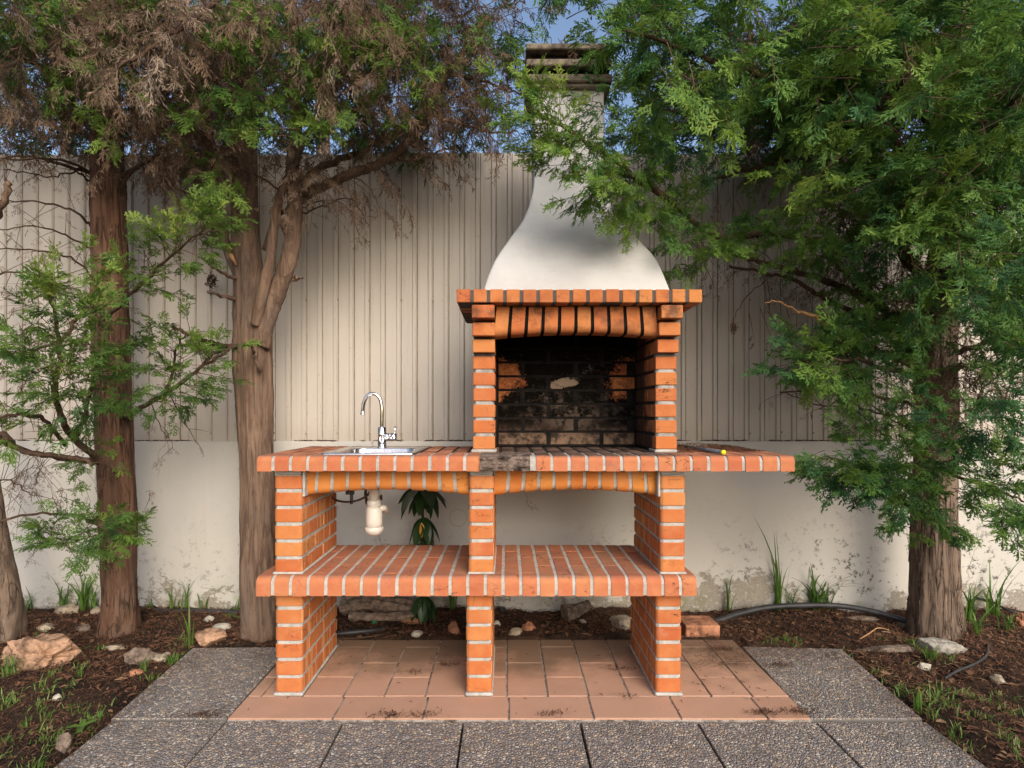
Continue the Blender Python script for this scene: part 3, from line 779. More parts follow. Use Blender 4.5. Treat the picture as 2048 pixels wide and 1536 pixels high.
# sink
ZT = .9225
sx0, sx1, sy0, sy1 = -.716, -.352, K*3.01, K*3.58
sink = empty('sink', ((sx0+sx1)/2, (sy0+sy1)/2, ZT), 'small stainless steel sink let into the left end of the brick counter', 'sink')
def rrect(x0, x1, y0, y1, r, n=6):
    out = []
    for (cx, cy, a0) in ((x0+r, y0+r, math.pi), (x1-r, y0+r, 1.5*math.pi), (x1-r, y1-r, 0), (x0+r, y1-r, .5*math.pi)):
        out += arc(cx, cy, r, a0, a0+math.pi/2, n)
    return out
def loft(name, rings, mat, parent, close=True):
    L = len(rings[0]); vs = [v for rg in rings for v in rg]; fs = []
    for i in range(len(rings)-1):
        for j in range(L): fs.append((i*L+j, i*L+(j+1)%L, (i+1)*L+(j+1)%L, (i+1)*L+j))
    if close: fs.append(tuple(range((len(rings)-1)*L, len(rings)*L)))
    return obj(name, recalc(mk_mesh(name, vs, fs, mat, True)), parent)
def ring3(x0,x1,y0,y1,r,z): return [(x,y,z) for x,y in rrect(x0,x1,y0,y1,r)]
b0, b1, c0, c1 = sx0+.045, sx1-.03, sy0+.022, sy1-.09
loft('rim', [ring3(sx0,sx1,sy0,sy1,.02,ZT-.001), ring3(sx0,sx1,sy0,sy1,.02,ZT+.004), ring3(sx0+.003,sx1-.003,sy0+.003,sy1-.003,.02,ZT+.0065), ring3(sx0+.01,sx1-.01,sy0+.01,sy1-.01,.02,ZT+.0045), ring3(b0-.006,b1+.006,c0-.006,c1+.006,.06,ZT+.0045), ring3(b0,b1,c0,c1,.055,ZT+.0035)], M_STEEL, sink, False)
loft('bowl', [ring3(b0,b1,c0,c1,.055,ZT+.0036), ring3(b0+.003,b1-.003,c0+.003,c1-.003,.055,ZT-.0005), ring3(b0+.006,b1-.006,c0+.006,c1-.006,.05,ZT+.0002-.03), ring3(b0+.02,b1-.02,c0+.02,c1-.02,.04,ZT-.045)], M_STEEL, sink)
# faucet
yo = 3.5; S = lambda px, py: P(px, py, yo)
fb = S(764, 0); zb_ = ZT+.005
fau = empty('faucet', (fb.x, K*yo, zb_), 'chrome gooseneck mixer tap standing on the sink', 'faucet')
lathe('base', [(.022,zb_),(.022,zb_+.003),(.0195,zb_+.006)], (fb.x, K*yo), M_CHROME, fau)
lathe('body', [(.0185,zb_+.004),(.0185,S(0,854).z-.001),(.017,S(0,854).z)], (fb.x, K*yo), M_CHROME, fau)
tube('spout', catmull([S(763.5,856),S(763.5,835),S(763.3,815),S(760,798),S(753,790),S(744.5,787.5),S(735.5,791),S(729,802),S(726,815),S(724.5,829)], 5), .0083, 16, M_CHROME, fau)
tube('spout_tip', [S(725.4,821), S(724.4,830)], .0092, 16, M_CHROME, fau)
tube('valve', [S(768,873), S(779,873)], .0150, 18, M_CHROME, fau)
tube('lever_knob', [S(780,873), S(793,873)], .0158, 18, M_CHROME, fau)
tube('lever', [S(790,868), S(790,853)], .0036, 10, M_CHROME, fau)
# trap under the sink
yo = 3.3; tc = P(748,0,yo)
trap = empty('sink_trap', (tc.x, K*yo, P(0,1070,yo).z), 'white plastic bottle trap hanging under the sink above the shelf', 'drain trap')
Z = lambda py: P(0, py, yo).z
mm = 1569/yo
lathe('tube', [(9.5/mm,Z(1003)),(9.5/mm,Z(940))], (tc.x, K*yo), M_WHITEP, trap)
lathe('nut', [(12/mm,Z(1013)),(14/mm,Z(1011)),(14/mm,Z(1003)),(12.5/mm,Z(1000)),(11/mm,Z(999))], (tc.x, K*yo), M_WHITEP, trap)
lathe('bottle', [(17/mm,Z(1056)),(16.5/mm,Z(1040)),(16.3/mm,Z(1018)),(14.5/mm,Z(1013)),(12/mm,Z(1012))], (tc.x, K*yo), M_WHITEP, trap)
lathe('cup', [(2/mm,Z(1071)),(9/mm,Z(1070)),(14.5/mm,Z(1066)),(18/mm,Z(1060)),(18.3/mm,Z(1054)),(17/mm,Z(1053))], (tc.x, K*yo), M_WHITEP, trap)
tube('outlet', catmull([P(755,1018,yo),P(768,1016,yo+.02),P(771,1022,yo+.12),P(771,1018,yo+.4)], 5), .013, 14, M_WHITEP, trap)
hose = empty('water_hose', P(690,1000,3.45), 'dark braided hose with a grey valve drooping under the sink', 'hose')
tube('hose', catmull([P(664,992,3.55),P(672,1000,3.5),P(692,1004,3.45),P(715,1001,3.4),P(735,990,3.35),P(742,975,3.35)], 5), .0048, 8, M_HOSE, hose)
tube('valve', [P(692,985,3.5), P(708,985,3.5)], .010, 10, M_GREYP, hose); tube('valve', [P(703,982,3.49), P(703,1008,3.49)], .0075, 10, M_GREYP, hose)
tube('hose', catmull([P(735,960,3.4),P(731,985,3.4),P(734,1008,3.42)], 5), .007, 8, M_HOSE, hose)
tube('cap', [P(762,990,3.4), P(762,1000,3.4)], .006, 8, M_HOSE, hose)

# grey pipe on the counter with a yellow end
zc = .9225+.0085
pa, pb = Vector(((1358-1012)/1569*3.55, K*3.55, zc)), Vector(((1444-1012)/1569*3.02, K*3.0, zc+.001))
pp = empty('plastic_rod', pa, 'thin grey pipe with a yellow end lying on the right side of the counter', 'pipe')
tube('pipe', [pa, pb], .0082, 14, M_GREYP, pp)
dd = (pb-pa).normalized(); tube('end_cap', [pb-dd*.003, pb+dd*.004], .0092, 14, M_YELLOW, pp)

# ------------------------------------------------------------------ foliage generator
def frond_template(seed, dead=False):
    r = random.Random(seed); V, T = [], []
    up = np.array([0,0,1.])
    def dia(p, d, L, wdt, blunt=.62):
        p = np.array(p); d = np.array(d)/np.linalg.norm(d); s = np.cross(d, up); s = s/(np.linalg.norm(s)+1e-9)
        b = len(V); m_ = p+d*L*blunt+np.array([0,0,r.uniform(-.03,.03)])
        V.extend([p, m_+s*wdt/2, p+d*L+np.array([0,0,-L*.12]), m_-s*wdt/2]); T.extend([(b,b+1,b+2),(b,b+2,b+3)])
    bend = r.uniform(-.25,.25)
    def axis(t): return np.array([t, bend*t*t, (-.18 if not dead else -.35)*t*t])
    wA, wB, wC = (.036,.066,.060) if not dead else (.018,.027,.024)
    for i in range(4): dia(axis(i/4), axis((i+1)/4)-axis(i/4), .30, wA)
    n = 6
    for i in range(n):
        for sd_ in (-1, 1):
            if r.random() < (.12 if not dead else .35): continue
            t = .10+.82*(i+r.uniform(.1,.9))/n
            L = (.50*(1-t)**.6+.10)*r.uniform(.55,1.2); an = math.radians(r.uniform(18,52))
            d = np.array([math.cos(an), sd_*math.sin(an), r.uniform(-.35,.2)-(.45 if dead else 0)]); d /= np.linalg.norm(d)
            p = axis(t); dia(p, d, L, wB)
            m = 3 if L > .30 else 2 if L > .16 else 1
            for q in range(m if not dead else max(1, m-1)):
                s2 = 1 if (q+i) % 2 else -1; a2 = an*sd_+s2*math.radians(r.uniform(22,45)); pq = p+d*L*(.28+.25*q)
                dia(pq, (math.cos(a2), math.sin(a2), d[2]-.1 if not dead else -.6), L*r.uniform(.32,.55), wC)
    return np.array(V, dtype=np.float32), np.array(T, dtype=np.int32)
GT = [frond_template(s) for s in range(8)]
DT = [frond_template(s+50, True) for s in range(8)]
class Foliage:
    def __init__(s, seed): s.r = np.random.default_rng(seed); s.items = {}; s.tw = Acc()
    def frond(s, kind, p, d, size, tint, roll=.6):
        s.items.setdefault(kind, []).append((p[0],p[1],p[2], d[0],d[1],d[2], size, tint, s.r.normal()*roll, s.r.integers(8)))
    def twig(s, pts, r0, r1, tint):
        n = len(pts); a_ = np.array([p[:] for p in pts], dtype=np.float32)
        t = np.gradient(a_, axis=0); t /= np.linalg.norm(t, axis=1, keepdims=True)+1e-9
        u = np.cross(t, np.array([.3,.9,.2])); u /= np.linalg.norm(u, axis=1, keepdims=True)+1e-9
        v = np.cross(t, u); r = np.linspace(r0, r1, n)[:,None]
        ring = np.stack([a_+u*r, a_+(-.5*u+.866*v)*r, a_+(-.5*u-.866*v)*r], 1).reshape(-1,3)
        f = []
        for i in range(n-1):
            for k in range(3):
                A, B, C_, D_ = i*3+k, i*3+(k+1)%3, (i+1)*3+(k+1)%3, (i+1)*3+k
                f += [(A,B,C_),(A,C_,D_)]
        s.tw.add(ring, f, tint)
    def spray(s, p, d, L, kind='green', tint=.5, droop=.5, size=.13, step=.040, rad=.0022):
        """one twig with fronds to both sides"""
        r = s.r; p = np.array(p, dtype=float); d = np.array(d, dtype=float); d /= np.linalg.norm(d)+1e-9
        n = max(3, int(L/step)); pts = [p.copy()]; st = L/n
        for i in range(n):
            d = d+np.array([0,0,-droop*st*(2.2 if kind != 'green' else 1.4)])+r.normal(size=3)*.05; d /= np.linalg.norm(d)
            p = p+d*st; pts.append(p.copy())
            side = np.cross(d, [0,0,1.]); side /= np.linalg.norm(side)+1e-9
            if i >= n*.12:
                for sg in (-1, 1):
                    if kind == 'bare' and r.random() < .55: continue
                    if kind == 'dead' and r.random() < .2: continue
                    q = d*r.uniform(.5,1.0)+side*sg*r.uniform(.4,1.0)+r.normal(size=3)*.25
                    q[2] -= (.15 if kind == 'green' else r.uniform(.35,1.3))
                    q /= np.linalg.norm(q)
                    t_ = i/n; sz = size*r.uniform(.65,1.15)*(1.05-.45*t_)
                    s.frond('green' if kind == 'green' else 'dead', p, q, sz*(.8 if kind == 'bare' else 1), float(np.clip(tint+r.normal()*.13+(.1*t_), 0, 1)), .6)
        if kind != 'bare': s.frond('green' if kind == 'green' else 'dead', p, d, size, float(np.clip(tint+.12, 0, 1)))
        s.twig(pts[::2] if len(pts) > 5 else pts, rad, rad*.35, float(r.uniform(.0,.5)))
    def clump(s, c, d, L, n, kind='green', tint=.5, spread=.8, **kw):
        c = np.array(c[:], dtype=float); d = np.array(d, dtype=float); d /= np.linalg.norm(d)
        for i in range(n):
            q = d+s.r.normal(size=3)*spread*np.array([1,.8,.7]); q /= np.linalg.norm(q)
            s.spray(c+s.r.normal(size=3)*L*.22-d*L*.4, q, L*s.r.uniform(.55,1.05), kind, float(np.clip(tint+s.r.normal()*.1, 0, 1)), **kw)
    def dress(s, pts, kind, every=.06, L=.25, t0=.15, tint=.5, up=0, **kw):
        """side twigs along a limb"""
        pts = [np.array(p[:]) for p in pts]; n = len(pts); acc = 0
        for i in range(int(n*t0)+1, n):
            seg = np.linalg.norm(pts[i]-pts[i-1]); acc += seg
            while acc > every:
                acc -= every; d = (pts[i]-pts[i-1])/(seg+1e-9)
                sd_ = s.r.normal(size=3); sd_ -= d*sd_.dot(d); sd_ /= np.linalg.norm(sd_)
                q = d*.55+sd_*.8+np.array([0,0,up])
                s.spray(pts[i], q, L*s.r.uniform(.5,1.1)*(1.1-.5*i/n), kind, tint, **kw)
    def build(s, parent, mg, md):
        for kind, its in s.items.items():
            arr = np.array(its); TP = GT if kind == 'green' else DT
            vs, fs, ts, off = [], [], [], 0
            for k in range(8):
                a_ = arr[arr[:,9] == k]
                if not len(a_): continue
                tv, tf = TP[k]; d = a_[:,3:6]; up = np.tile([0,0,1.], (len(a_),1))+s.r.normal(size=(len(a_),3))*.45
                up[:, 1] -= .35           # fronds turn their flat side outward
                sd_ = np.cross(up, d); sd_ /= np.linalg.norm(sd_, axis=1, keepdims=True)+1e-9
                u = np.cross(d, sd_); ro = a_[:,8:9]; c_, s_ = np.cos(ro), np.sin(ro)
                y = sd_*c_+u*s_; z = -sd_*s_+u*c_
                M = np.stack([d, y, z], 1)*a_[:,6][:,None,None]
                v = np.einsum('vk,nkj->nvj', tv, M)+a_[:,None,0:3]
                vs.append(v.reshape(-1,3)); fs.append((tf[None]+(np.arange(len(a_))*len(tv))[:,None,None]).reshape(-1,3)+off); off += len(a_)*len(tv)
                ts.append(np.repeat(a_[:,7], len(tv)))
            nm = 'foliage' if kind == 'green' else 'dead_foliage'
            o = obj(nm, fast_mesh(nm, np.concatenate(vs), np.concatenate(fs), mg if kind == 'green' else md, np.concatenate(ts)), parent)
            o.location = -parent.location; tag(o, kind='stuff')
        if s.tw.v:
            o = obj('twigs', s.tw.mesh('twigs', M_DTWIG), parent); o.location = -parent.location; tag(o, kind='stuff')
        print('FOLIAGE', parent.name, {k: len(v) for k, v in s.items.items()})
def limb(parent, pts, r0, r1, mat=M_TWIG, sides=8, name='branch', n=6, wob=.12, jit=.012):
    cp = catmull(pts, n); k = len(cp)
    for i in range(1, k-1): cp[i] = cp[i]+Vector((R.gauss(0,1), R.gauss(0,1), R.gauss(0,1)))*jit*.3
    rad = [r0+(r1-r0)*i/(k-1) for i in range(k)]
    o = tube(name, cp, rad, sides, mat, parent, wob=wob, seed=R.random()*9)
    return cp
def trunk(parent, pts, rads, mat, seed, sides=64, ridge=.009, flare=0, lobes=0, n=14, wob=.05, strips=0):
    cp = catmull(pts, n); k = len(cp); rc = catmull([Vector((r*.90,0,0)) for r in rads], n); rad = [max(.003, v.x) for v in rc]
    vs, fs = tube_geo(cp, rad, sides, True, wob=wob, seed=seed, ridge=ridge)
    if flare:
        z0 = cp[0].z
        for i, v in enumerate(vs):
            h = max(0, 1-(v.z-z0)/.30); rg = i//sides; c = cp[rg]; a_ = math.atan2(v.y-c.y, v.x-c.x)
            f = 1+flare*h*h*(.6+.9*abs(math.cos(a_*lobes/2+seed)))
            vs[i] = Vector((c.x+(v.x-c.x)*f, c.y+(v.y-c.y)*f, v.z))
    tr = obj('trunk', mk_mesh('trunk', vs, fs, mat, True), parent)
    if strips:
        a = Acc(); nr = len(cp); rs = random.Random(int(seed*100))
        for q in range(strips):
            i0 = rs.randint(1, nr-12) if rs.random() < .7 else rs.randint(1, max(2, nr//2)); k0 = rs.randrange(sides); m_ = rs.randint(2, 7)
            lf = rs.uniform(.0015,.005); kk = (k0+1) % sides; wf = rs.uniform(.35,1.0); co = []; dr = 0
            for j in range(m_+1):
                A = vs[(i0+j)*sides+k0]; B = vs[(i0+j)*sides+kk]; c = cp[i0+j]; out = ((A+B)/2-c).normalized()
                e_ = abs(j/m_-.5)*2; off = lf*(.4+1.8*e_*e_); w_ = wf*(1-.7*e_); dr += rs.uniform(-.12,.12)
                M_ = A.lerp(B, .5+dr); h_ = (B-A)*.5*w_
                co += [tuple(M_-h_+out*off), tuple(M_+h_+out*off*.8)]
            f = []
            for j in range(m_): f += [(2*j,2*j+1,2*j+3),(2*j,2*j+3,2*j+2)]
            a.add(co, f, rs.random())
        o = obj('bark_strips', a.mesh('bark_strips', mat), parent); tag(o, kind='stuff'); o.location = -parent.location
    return tr, cp

# =============================================================== TREE 1 (left of the forked one)
def wpts(lst): return [P(*p) for p in lst]
t1 = empty('cypress_tree', G(238,1262), 'straight reddish cypress trunk second from the left, dead brown twigs overhead', 'tree')
y1 = 3.88
_, c1 = trunk(t1, [G(240,1275,-.05)+Vector((0,0,0)), P(240,1200,y1), P(236,1060,y1), P(230,900,y1), P(224,740,y1), P(220,560,y1), P(216,400,y1), P(213,250,y1), P(205,60,y1), P(200,-180,y1), P(196,-420,y1)],
      [.090,.085,.087,.088,.086,.085,.081,.076,.068,.055,.03], M_BARK, 3.1, flare=.22, lobes=3, strips=420)
f1 = Foliage(1)
L1 = [ # (points, r0, r1, kind, twig length)
 ([(186,350,3.86),(130,330,3.7),(60,312,3.6),(-20,318,3.5)], .009,.003,'bare',.22),
 ([(186,345,3.86),(110,318,3.6),(0,322,3.4)], .008,.003,'bare',.20),
 ([(186,370,3.86),(150,345,3.7),(90,352,3.6),(10,340,3.4)], .006,.002,'bare',.2),
 ([(186,455,3.86),(150,425,3.7),(80,405,3.6),(-10,400,3.5)], .007,.002,'bare',.24),
 ([(188,500,3.86),(130,470,3.7),(70,452,3.5),(-10,460,3.4)], .006,.002,'bare',.22),
 ([(190,560,3.86),(140,515,3.7),(60,500,3.5),(-20,498,3.4)], .006,.002,'bare',.22),
 ([(240,350,3.88),(300,320,3.7),(345,290,3.6),(400,300,3.5)], .010,.003,'bare',.22),
 ([(240,380,3.88),(270,340,3.8),(300,322,3.7),(350,330,3.6)], .008,.003,'dead',.2),
 ([(238,840,3.86),(270,822,3.75),(330,788,3.6),(390,745,3.5),(430,705,3.42)], .014,.006,'green0',.2),
 ([(330,788,3.6),(345,740,3.55),(355,690,3.5),(380,665,3.45)], .007,.003,'green0',.18),
 ([(300,805,3.65),(320,850,3.65),(345,895,3.7)], .003,.001,'bare',.12),
 ([(340,790,3.6),(365,840,3.6),(398,890,3.65)], .003,.001,'bare',.10),
 ([(190,605,3.8),(150,640,3.6),(120,680,3.4),(60,700,3.2)], .012,.004,'dead',.2),
 ([(195,915,3.8),(150,880,3.6),(120,830,3.4),(110,770,3.2),(118,690,3.1),(105,600,3.0),(100,540,2.95)], .016,.004,'green0',.22),
 ([(200,925,3.8),(140,918,3.6),(60,905,3.4),(-20,870,3.2)], .016,.010,'bare',.2),
 ([(130,890,3.6),(90,840,3.3),(30,830,3.1),(-20,845,3.0)], .010,.005,'green0',.2),
 ([(150,880,3.6),(170,820,3.3),(190,740,3.1),(200,690,3.0),(190,640,2.95)], .010,.003,'green0',.18),
 ([(195,650,3.8),(235,615,3.5),(290,560,3.35),(350,505,3.2),(410,455,3.1)], .010,.003,'green0',.16),
 ([(195,1050,3.8),(150,1030,3.7),(70,1028,3.6),(-20,1045,3.5)], .007,.005,'bare',.14),
 ([(70,1045,3.5),(90,1085,3.4),(130,1085,3.3),(220,1062,3.2)], .006,.002,'green0',.15),
 ([(205,250,3.85),(150,180,3.6),(80,130,3.3),(0,110,3.1)], .016,.005,'dead',.32),
 ([(205,200,3.85),(280,260,3.6),(370,330,3.4),(430,350,3.3)], .013,.004,'dead',.30),
 ([(210,120,3.85),(300,190,3.5),(390,270,3.3)], .012,.004,'dead',.3),
 ([(205,120,3.85),(120,60,3.5),(20,20,3.2)], .015,.005,'dead',.34),
 ([(205,60,3.85),(290,30,3.4),(360,-20,3.1)], .015,.005,'dead',.34),
 ([(205,20,3.85),(250,100,3.2),(270,180,2.9)], .012,.004,'dead',.30),
 ([(205,280,3.9),(130,255,4.0),(40,250,4.05)], .012,.004,'dead',.28),
 ([(210,290,3.9),(300,270,4.0),(380,262,4.05)], .012,.004,'dead',.28),
 ([(440,-10,3.0),(400,28,2.9),(345,65,2.8),(300,98,2.72),(245,128,2.66),(222,150,2.62)], .011,.003,'pale',.16),
]
def run(fol, tree, lst, mat=M_TWIG):
    for pts, r0, r1, kind, tl in lst:
        cp = limb(tree, wpts(pts), r0, r1, mat, 8 if r0 > .006 else 5)
        if kind == 'green0': fol.dress(cp, 'green', .040, tl, .35, .5, up=.25, droop=.2, size=.085); fol.dress(cp, 'bare', .09, tl*.8, .15, .4, size=.07)
        elif kind == 'pale': fol.dress(cp, 'dead', .020, tl, .05, .95, droop=1.6, size=.10)
        elif kind == 'none': pass
        elif kind == 'green': fol.dress(cp, 'green', .055, tl, .2, .5, droop=.5, size=.12)
        elif kind == 'dead': fol.dress(cp, 'dead', .045, tl, .1, .45, droop=1.0, size=.10)
        else: fol.dress(cp, 'bare', .055, tl, .08, .4, droop=.9, size=.075, rad=.0016)
run(f1, t1, L1)
def scatter(fol, n, box, yr, d, L, nt, kind, tint, test=None, dj=.5, **kw):
    r = fol.r; k = 0; tries = 0
    while k < n and tries < n*20:
        tries += 1
        px, py = r.uniform(box[0], box[2]), r.uniform(box[1], box[3])
        if test and not test(px, py): continue
        y = r.uniform(*yr); c = P(px, py, y)
        q = np.array(d, dtype=float)+r.normal(size=3)*dj
        fol.clump(c, q, L*r.uniform(.75,1.25), nt, kind, float(np.clip(tint+r.normal()*.12, 0, 1)), **kw); k += 1
# dead canopy of the left trees
ntop = lambda px, py: py < 285-25*math.sin(px*.013)+R.uniform(-20,20)
scatter(f1, 74, (-60,-120,420,280), (3.1,4.1), (0,-.2,-.7), .26, 5, 'dead', .45, ntop, size=.10)
scatter(f1, 17, (-60,-60,420,170), (2.7,3.2), (0,-.3,-.7), .2, 4, 'dead', .62, ntop, size=.09)
scatter(f1, 7, (-40,-60,60,90), (2.8,3.3), (.2,-.2,-.4), .2, 5, 'green', .55, None, size=.10)
scatter(f1, 13, (20,20,400,240), (2.9,3.4), (0,-.2,-.4), .14, 5, 'green', .5, None, size=.08)
scatter(f1, 9, (225,-40,310,80), (3.0,3.4), (0,-.2,-.4), .18, 5, 'green', .6, None, size=.09)
scatter(f1, 3, (135,135,170,165), (3.0,3.3), (0,-.2,-.4), .12, 4, 'green', .5, None, size=.08)
# green tufts low down
for (px, py, y, d, L, n, t) in ((120,560,2.9,(-.1,-.2,.8),.15,7,.75), (90,620,2.95,(-.8,-.1,.3),.14,6,.55), (160,650,2.6,(.1,-.2,.8),.12,7,.28), (145,735,2.7,(.2,-.2,.2),.17,8,.3), (80,760,3.0,(-.7,-.2,.0),.18,8,.3), (190,800,2.9,(.8,-.1,-.2),.17,7,.35),
    (30,720,3.1,(-.5,-.2,.2),.16,6,.4), (130,820,2.9,(0,-.3,-.3),.16,8,.25), (50,850,3.1,(-.5,-.1,-.1),.15,6,.3), (210,690,2.9,(.8,-.1,.2),.10,5,.4), (150,520,3.0,(.2,-.2,.8),.12,4,.85), (250,800,3.1,(.9,-.1,.2),.08,3,.5),
    (370,440,3.1,(.2,-.2,.6),.13,8,.9), (330,480,3.1,(-.3,-.2,.5),.12,6,.8), (415,440,3.05,(.6,-.1,.3),.13,6,.6), (400,500,3.1,(.3,-.2,-.4),.10,4,.55), (260,560,3.3,(.1,-.2,.6),.10,5,.7), (300,530,3.25,(.5,-.2,.2),.10,5,.6),
    (355,700,3.45,(.3,-.3,.4),.13,7,.45), (330,740,3.5,(-.6,-.3,.3),.13,6,.4), (385,770,3.45,(.6,-.3,-.2),.12,6,.4), (350,800,3.5,(.2,-.3,-.6),.12,6,.3), (410,725,3.4,(.7,-.2,.1),.12,5,.35), (330,685,3.5,(-.4,-.2,.5),.10,4,.55),
    (210,1050,3.1,(.4,-.3,.1),.12,8,.3), (240,1070,3.1,(.7,-.2,-.2),.10,6,.4), (140,1080,3.3,(-.6,-.2,0),.14,7,.3), (95,1075,3.35,(-.7,-.2,.1),.11,5,.35), (180,1095,3.2,(0,-.2,-.5),.10,5,.3), (265,1050,3.15,(.8,-.1,.3),.07,4,.55), (170,930,3.4,(0,-.3,-.2),.10,4,.4), (200,905,3.4,(.4,-.3,-.1),.10,4,.5), (100,1000,3.3,(.2,-.2,-.2),.10,3,.4)):
    f1.clump(P(px,py,y), d, L, n, 'green', t, .65, droop=.15, size=.065 if L < .14 else .075, step=.026, rad=.0016)
for (px, py, y, d, L, n) in ((60,640,3.1,(-.6,-.2,-.3),.16,6), (150,700,3.2,(0,-.2,-.5),.16,6), (40,780,3.2,(-.4,-.2,-.5),.15,5), (90,930,3.4,(0,-.2,-.9),.18,7), (30,960,3.3,(-.2,-.2,-.9),.18,6), (20,1000,3.3,(0,-.2,-.6),.18,5), (230,1120,3.4,(0,-.2,-.9),.10,4), (30,600,3.2,(-.5,-.1,-.1),.16,5), (310,1010,3.6,(.3,-.2,-.2),.10,3), (130,970,3.4,(.2,-.2,-.8),.16,5), (230,930,3.7,(.3,-.4,-.7),.12,4)):
    f1.clump(P(px,py,y), d, L, n, 'bare', .4, .6, droop=1, size=.07, rad=.0014)
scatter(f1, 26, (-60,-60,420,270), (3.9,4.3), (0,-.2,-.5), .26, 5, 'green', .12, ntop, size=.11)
f1.build(t1, M_GREEN, M_DEAD)

# =============================================================== TREE 2 (forked)
t2 = empty('cypress_tree', G(520,1270), 'forked smooth-barked cypress close to the left end of the barbecue', 'tree')
y2 = 3.80
_, c2 = trunk(t2, [G(522,1285,-.05), P(520,1200,y2), P(518,1060,y2), P(512,900,y2), P(507,760,y2), P(505,650,y2), P(498,560,y2), P(490,450,y2), P(489,330,y2), P(490,200,y2), P(484,60,y2), P(478,-150,y2), P(470,-400,y2)],
      [.100,.098,.094,.090,.094,.094,.076,.068,.064,.060,.055,.045,.02], M_BARK2, 7.7, flare=.10, lobes=4, ridge=.005, wob=.10, strips=260)
limb(t2, wpts([(520,690,3.74),(532,640,3.72),(556,580,3.70),(580,510,3.68),(590,430,3.68),(585,340,3.7),(592,240,3.72),(588,120,3.72),(580,-60,3.7)]), .047,.022, M_BARK2, 28, 'branch', 10, .06, .004)
limb(t2, wpts([(512,650,3.68),(524,590,3.64),(540,520,3.62),(548,450,3.62),(562,385,3.62),(590,330,3.62),(606,280,3.6),(640,240,3.6)]), .027,.012, M_BARK2, 18, 'branch', 8, .08, .004)
limb(t2, wpts([(480,560,3.78),(455,500,3.8),(440,440,3.82),(428,350,3.84),(418,250,3.84),(405,150,3.84),(400,20,3.84)]), .024,.018, M_BARK2, 18, 'branch', 8, .08, .004)
limb(t2, wpts([(575,470,3.72),(560,440,3.86),(548,445,3.9),(528,500,3.9)]), .016,.012, M_BARK2, 10, 'branch', 6, .1, .002)
L2 = [
 ([(590,405,3.70),(640,378,3.66),(700,350,3.62),(760,325,3.6),(810,292,3.58),(850,235,3.56),(880,170,3.55),(925,110,3.55),(975,30,3.55)], .026,.012,'dead',.30),
 ([(595,370,3.72),(640,335,3.72),(700,312,3.74),(760,280,3.78),(830,240,3.84),(900,200,3.9)], .020,.008,'dead',.30),
 ([(790,318,3.6),(830,318,3.6),(870,305,3.6),(905,292,3.6)], .007,.003,'dead',.18),
 ([(900,150,3.55),(960,160,3.55),(1010,180,3.55),(1060,190,3.55)], .008,.003,'dead',.28),
 ([(860,230,3.56),(930,250,3.6),(990,265,3.6),(1035,262,3.6)], .008,.003,'dead',.25),
 ([(600,430,3.7),(650,410,3.6),(700,400,3.55),(738,450,3.5)], .005,.002,'bare',.18),
 ([(600,420,3.7),(640,400,3.6),(690,410,3.55),(720,470,3.5)], .004,.0015,'bare',.16),
 ([(700,352,3.62),(735,370,3.5),(755,410,3.45),(750,440,3.45)], .004,.0015,'bare',.14),
 ([(490,100,3.8),(560,60,3.4),(640,20,3.1)], .015,.005,'dead',.34),
 ([(490,250,3.8),(540,210,3.4),(600,180,3.2),(660,170,3.1)], .010,.004,'dead',.28),
 ([(590,200,3.7),(660,140,3.6),(740,90,3.5),(820,30,3.45)], .012,.005,'dead',.32),
 ([(590,120,3.7),(680,60,3.6),(780,0,3.5)], .012,.005,'dead',.32),
 ([(560,385,3.62),(530,360,3.5),(470,330,3.4),(420,310,3.4)], .006,.002,'bare',.18),
 ([(440,440,3.8),(400,400,3.6),(360,380,3.5),(310,372,3.45)], .006,.002,'bare',.18),
 ([(480,330,3.78),(450,290,3.5),(445,250,3.3)], .010,.004,'dead',.22),
 ([(490,200,3.8),(440,210,3.5),(380,225,3.3)], .010,.004,'dead',.24),
 ([(600,300,3.7),(660,250,3.5),(720,235,3.4)], .008,.003,'dead',.22),
 ([(472,692,3.72),(440,690,3.62),(405,680,3.55),(372,666,3.5),(345,652,3.46)], .013,.007,'bare',.07),
 ([(474,690,3.70),(455,700,3.62),(430,718,3.5),(412,728,3.46)], .008,.006,'none',.1),
 ([(595,400,3.7),(560,430,3.95),(545,470,3.98),(540,520,3.98)], .012,.010,'none',.1),
]
f2 = Foliage(2); run(f2, t2, L2, M_TWIG)
ntop2 = lambda px, py: py < (275 if px < 700 else 262)+22*math.sin(px*.017)+R.uniform(-18,18)
scatter(f2, 96, (380,-120,1000,275), (3.35,4.15), (0,-.2,-.6), .27, 5, 'dead', .40, ntop2, size=.105)
scatter(f2, 24, (380,-60,820,170), (2.8,3.4), (0,-.2,-.7), .22, 5, 'dead', .55, ntop2, size=.095)
scatter(f2, 22, (560,280,640,420), (3.35,3.6), (.1,-.3,-.8), .12, 3, 'dead', .55, None, size=.07)
scatter(f2, 10, (395,300,470,420), (3.4,3.6), (0,-.3,-.8), .12, 3, 'dead', .4, None, size=.07)
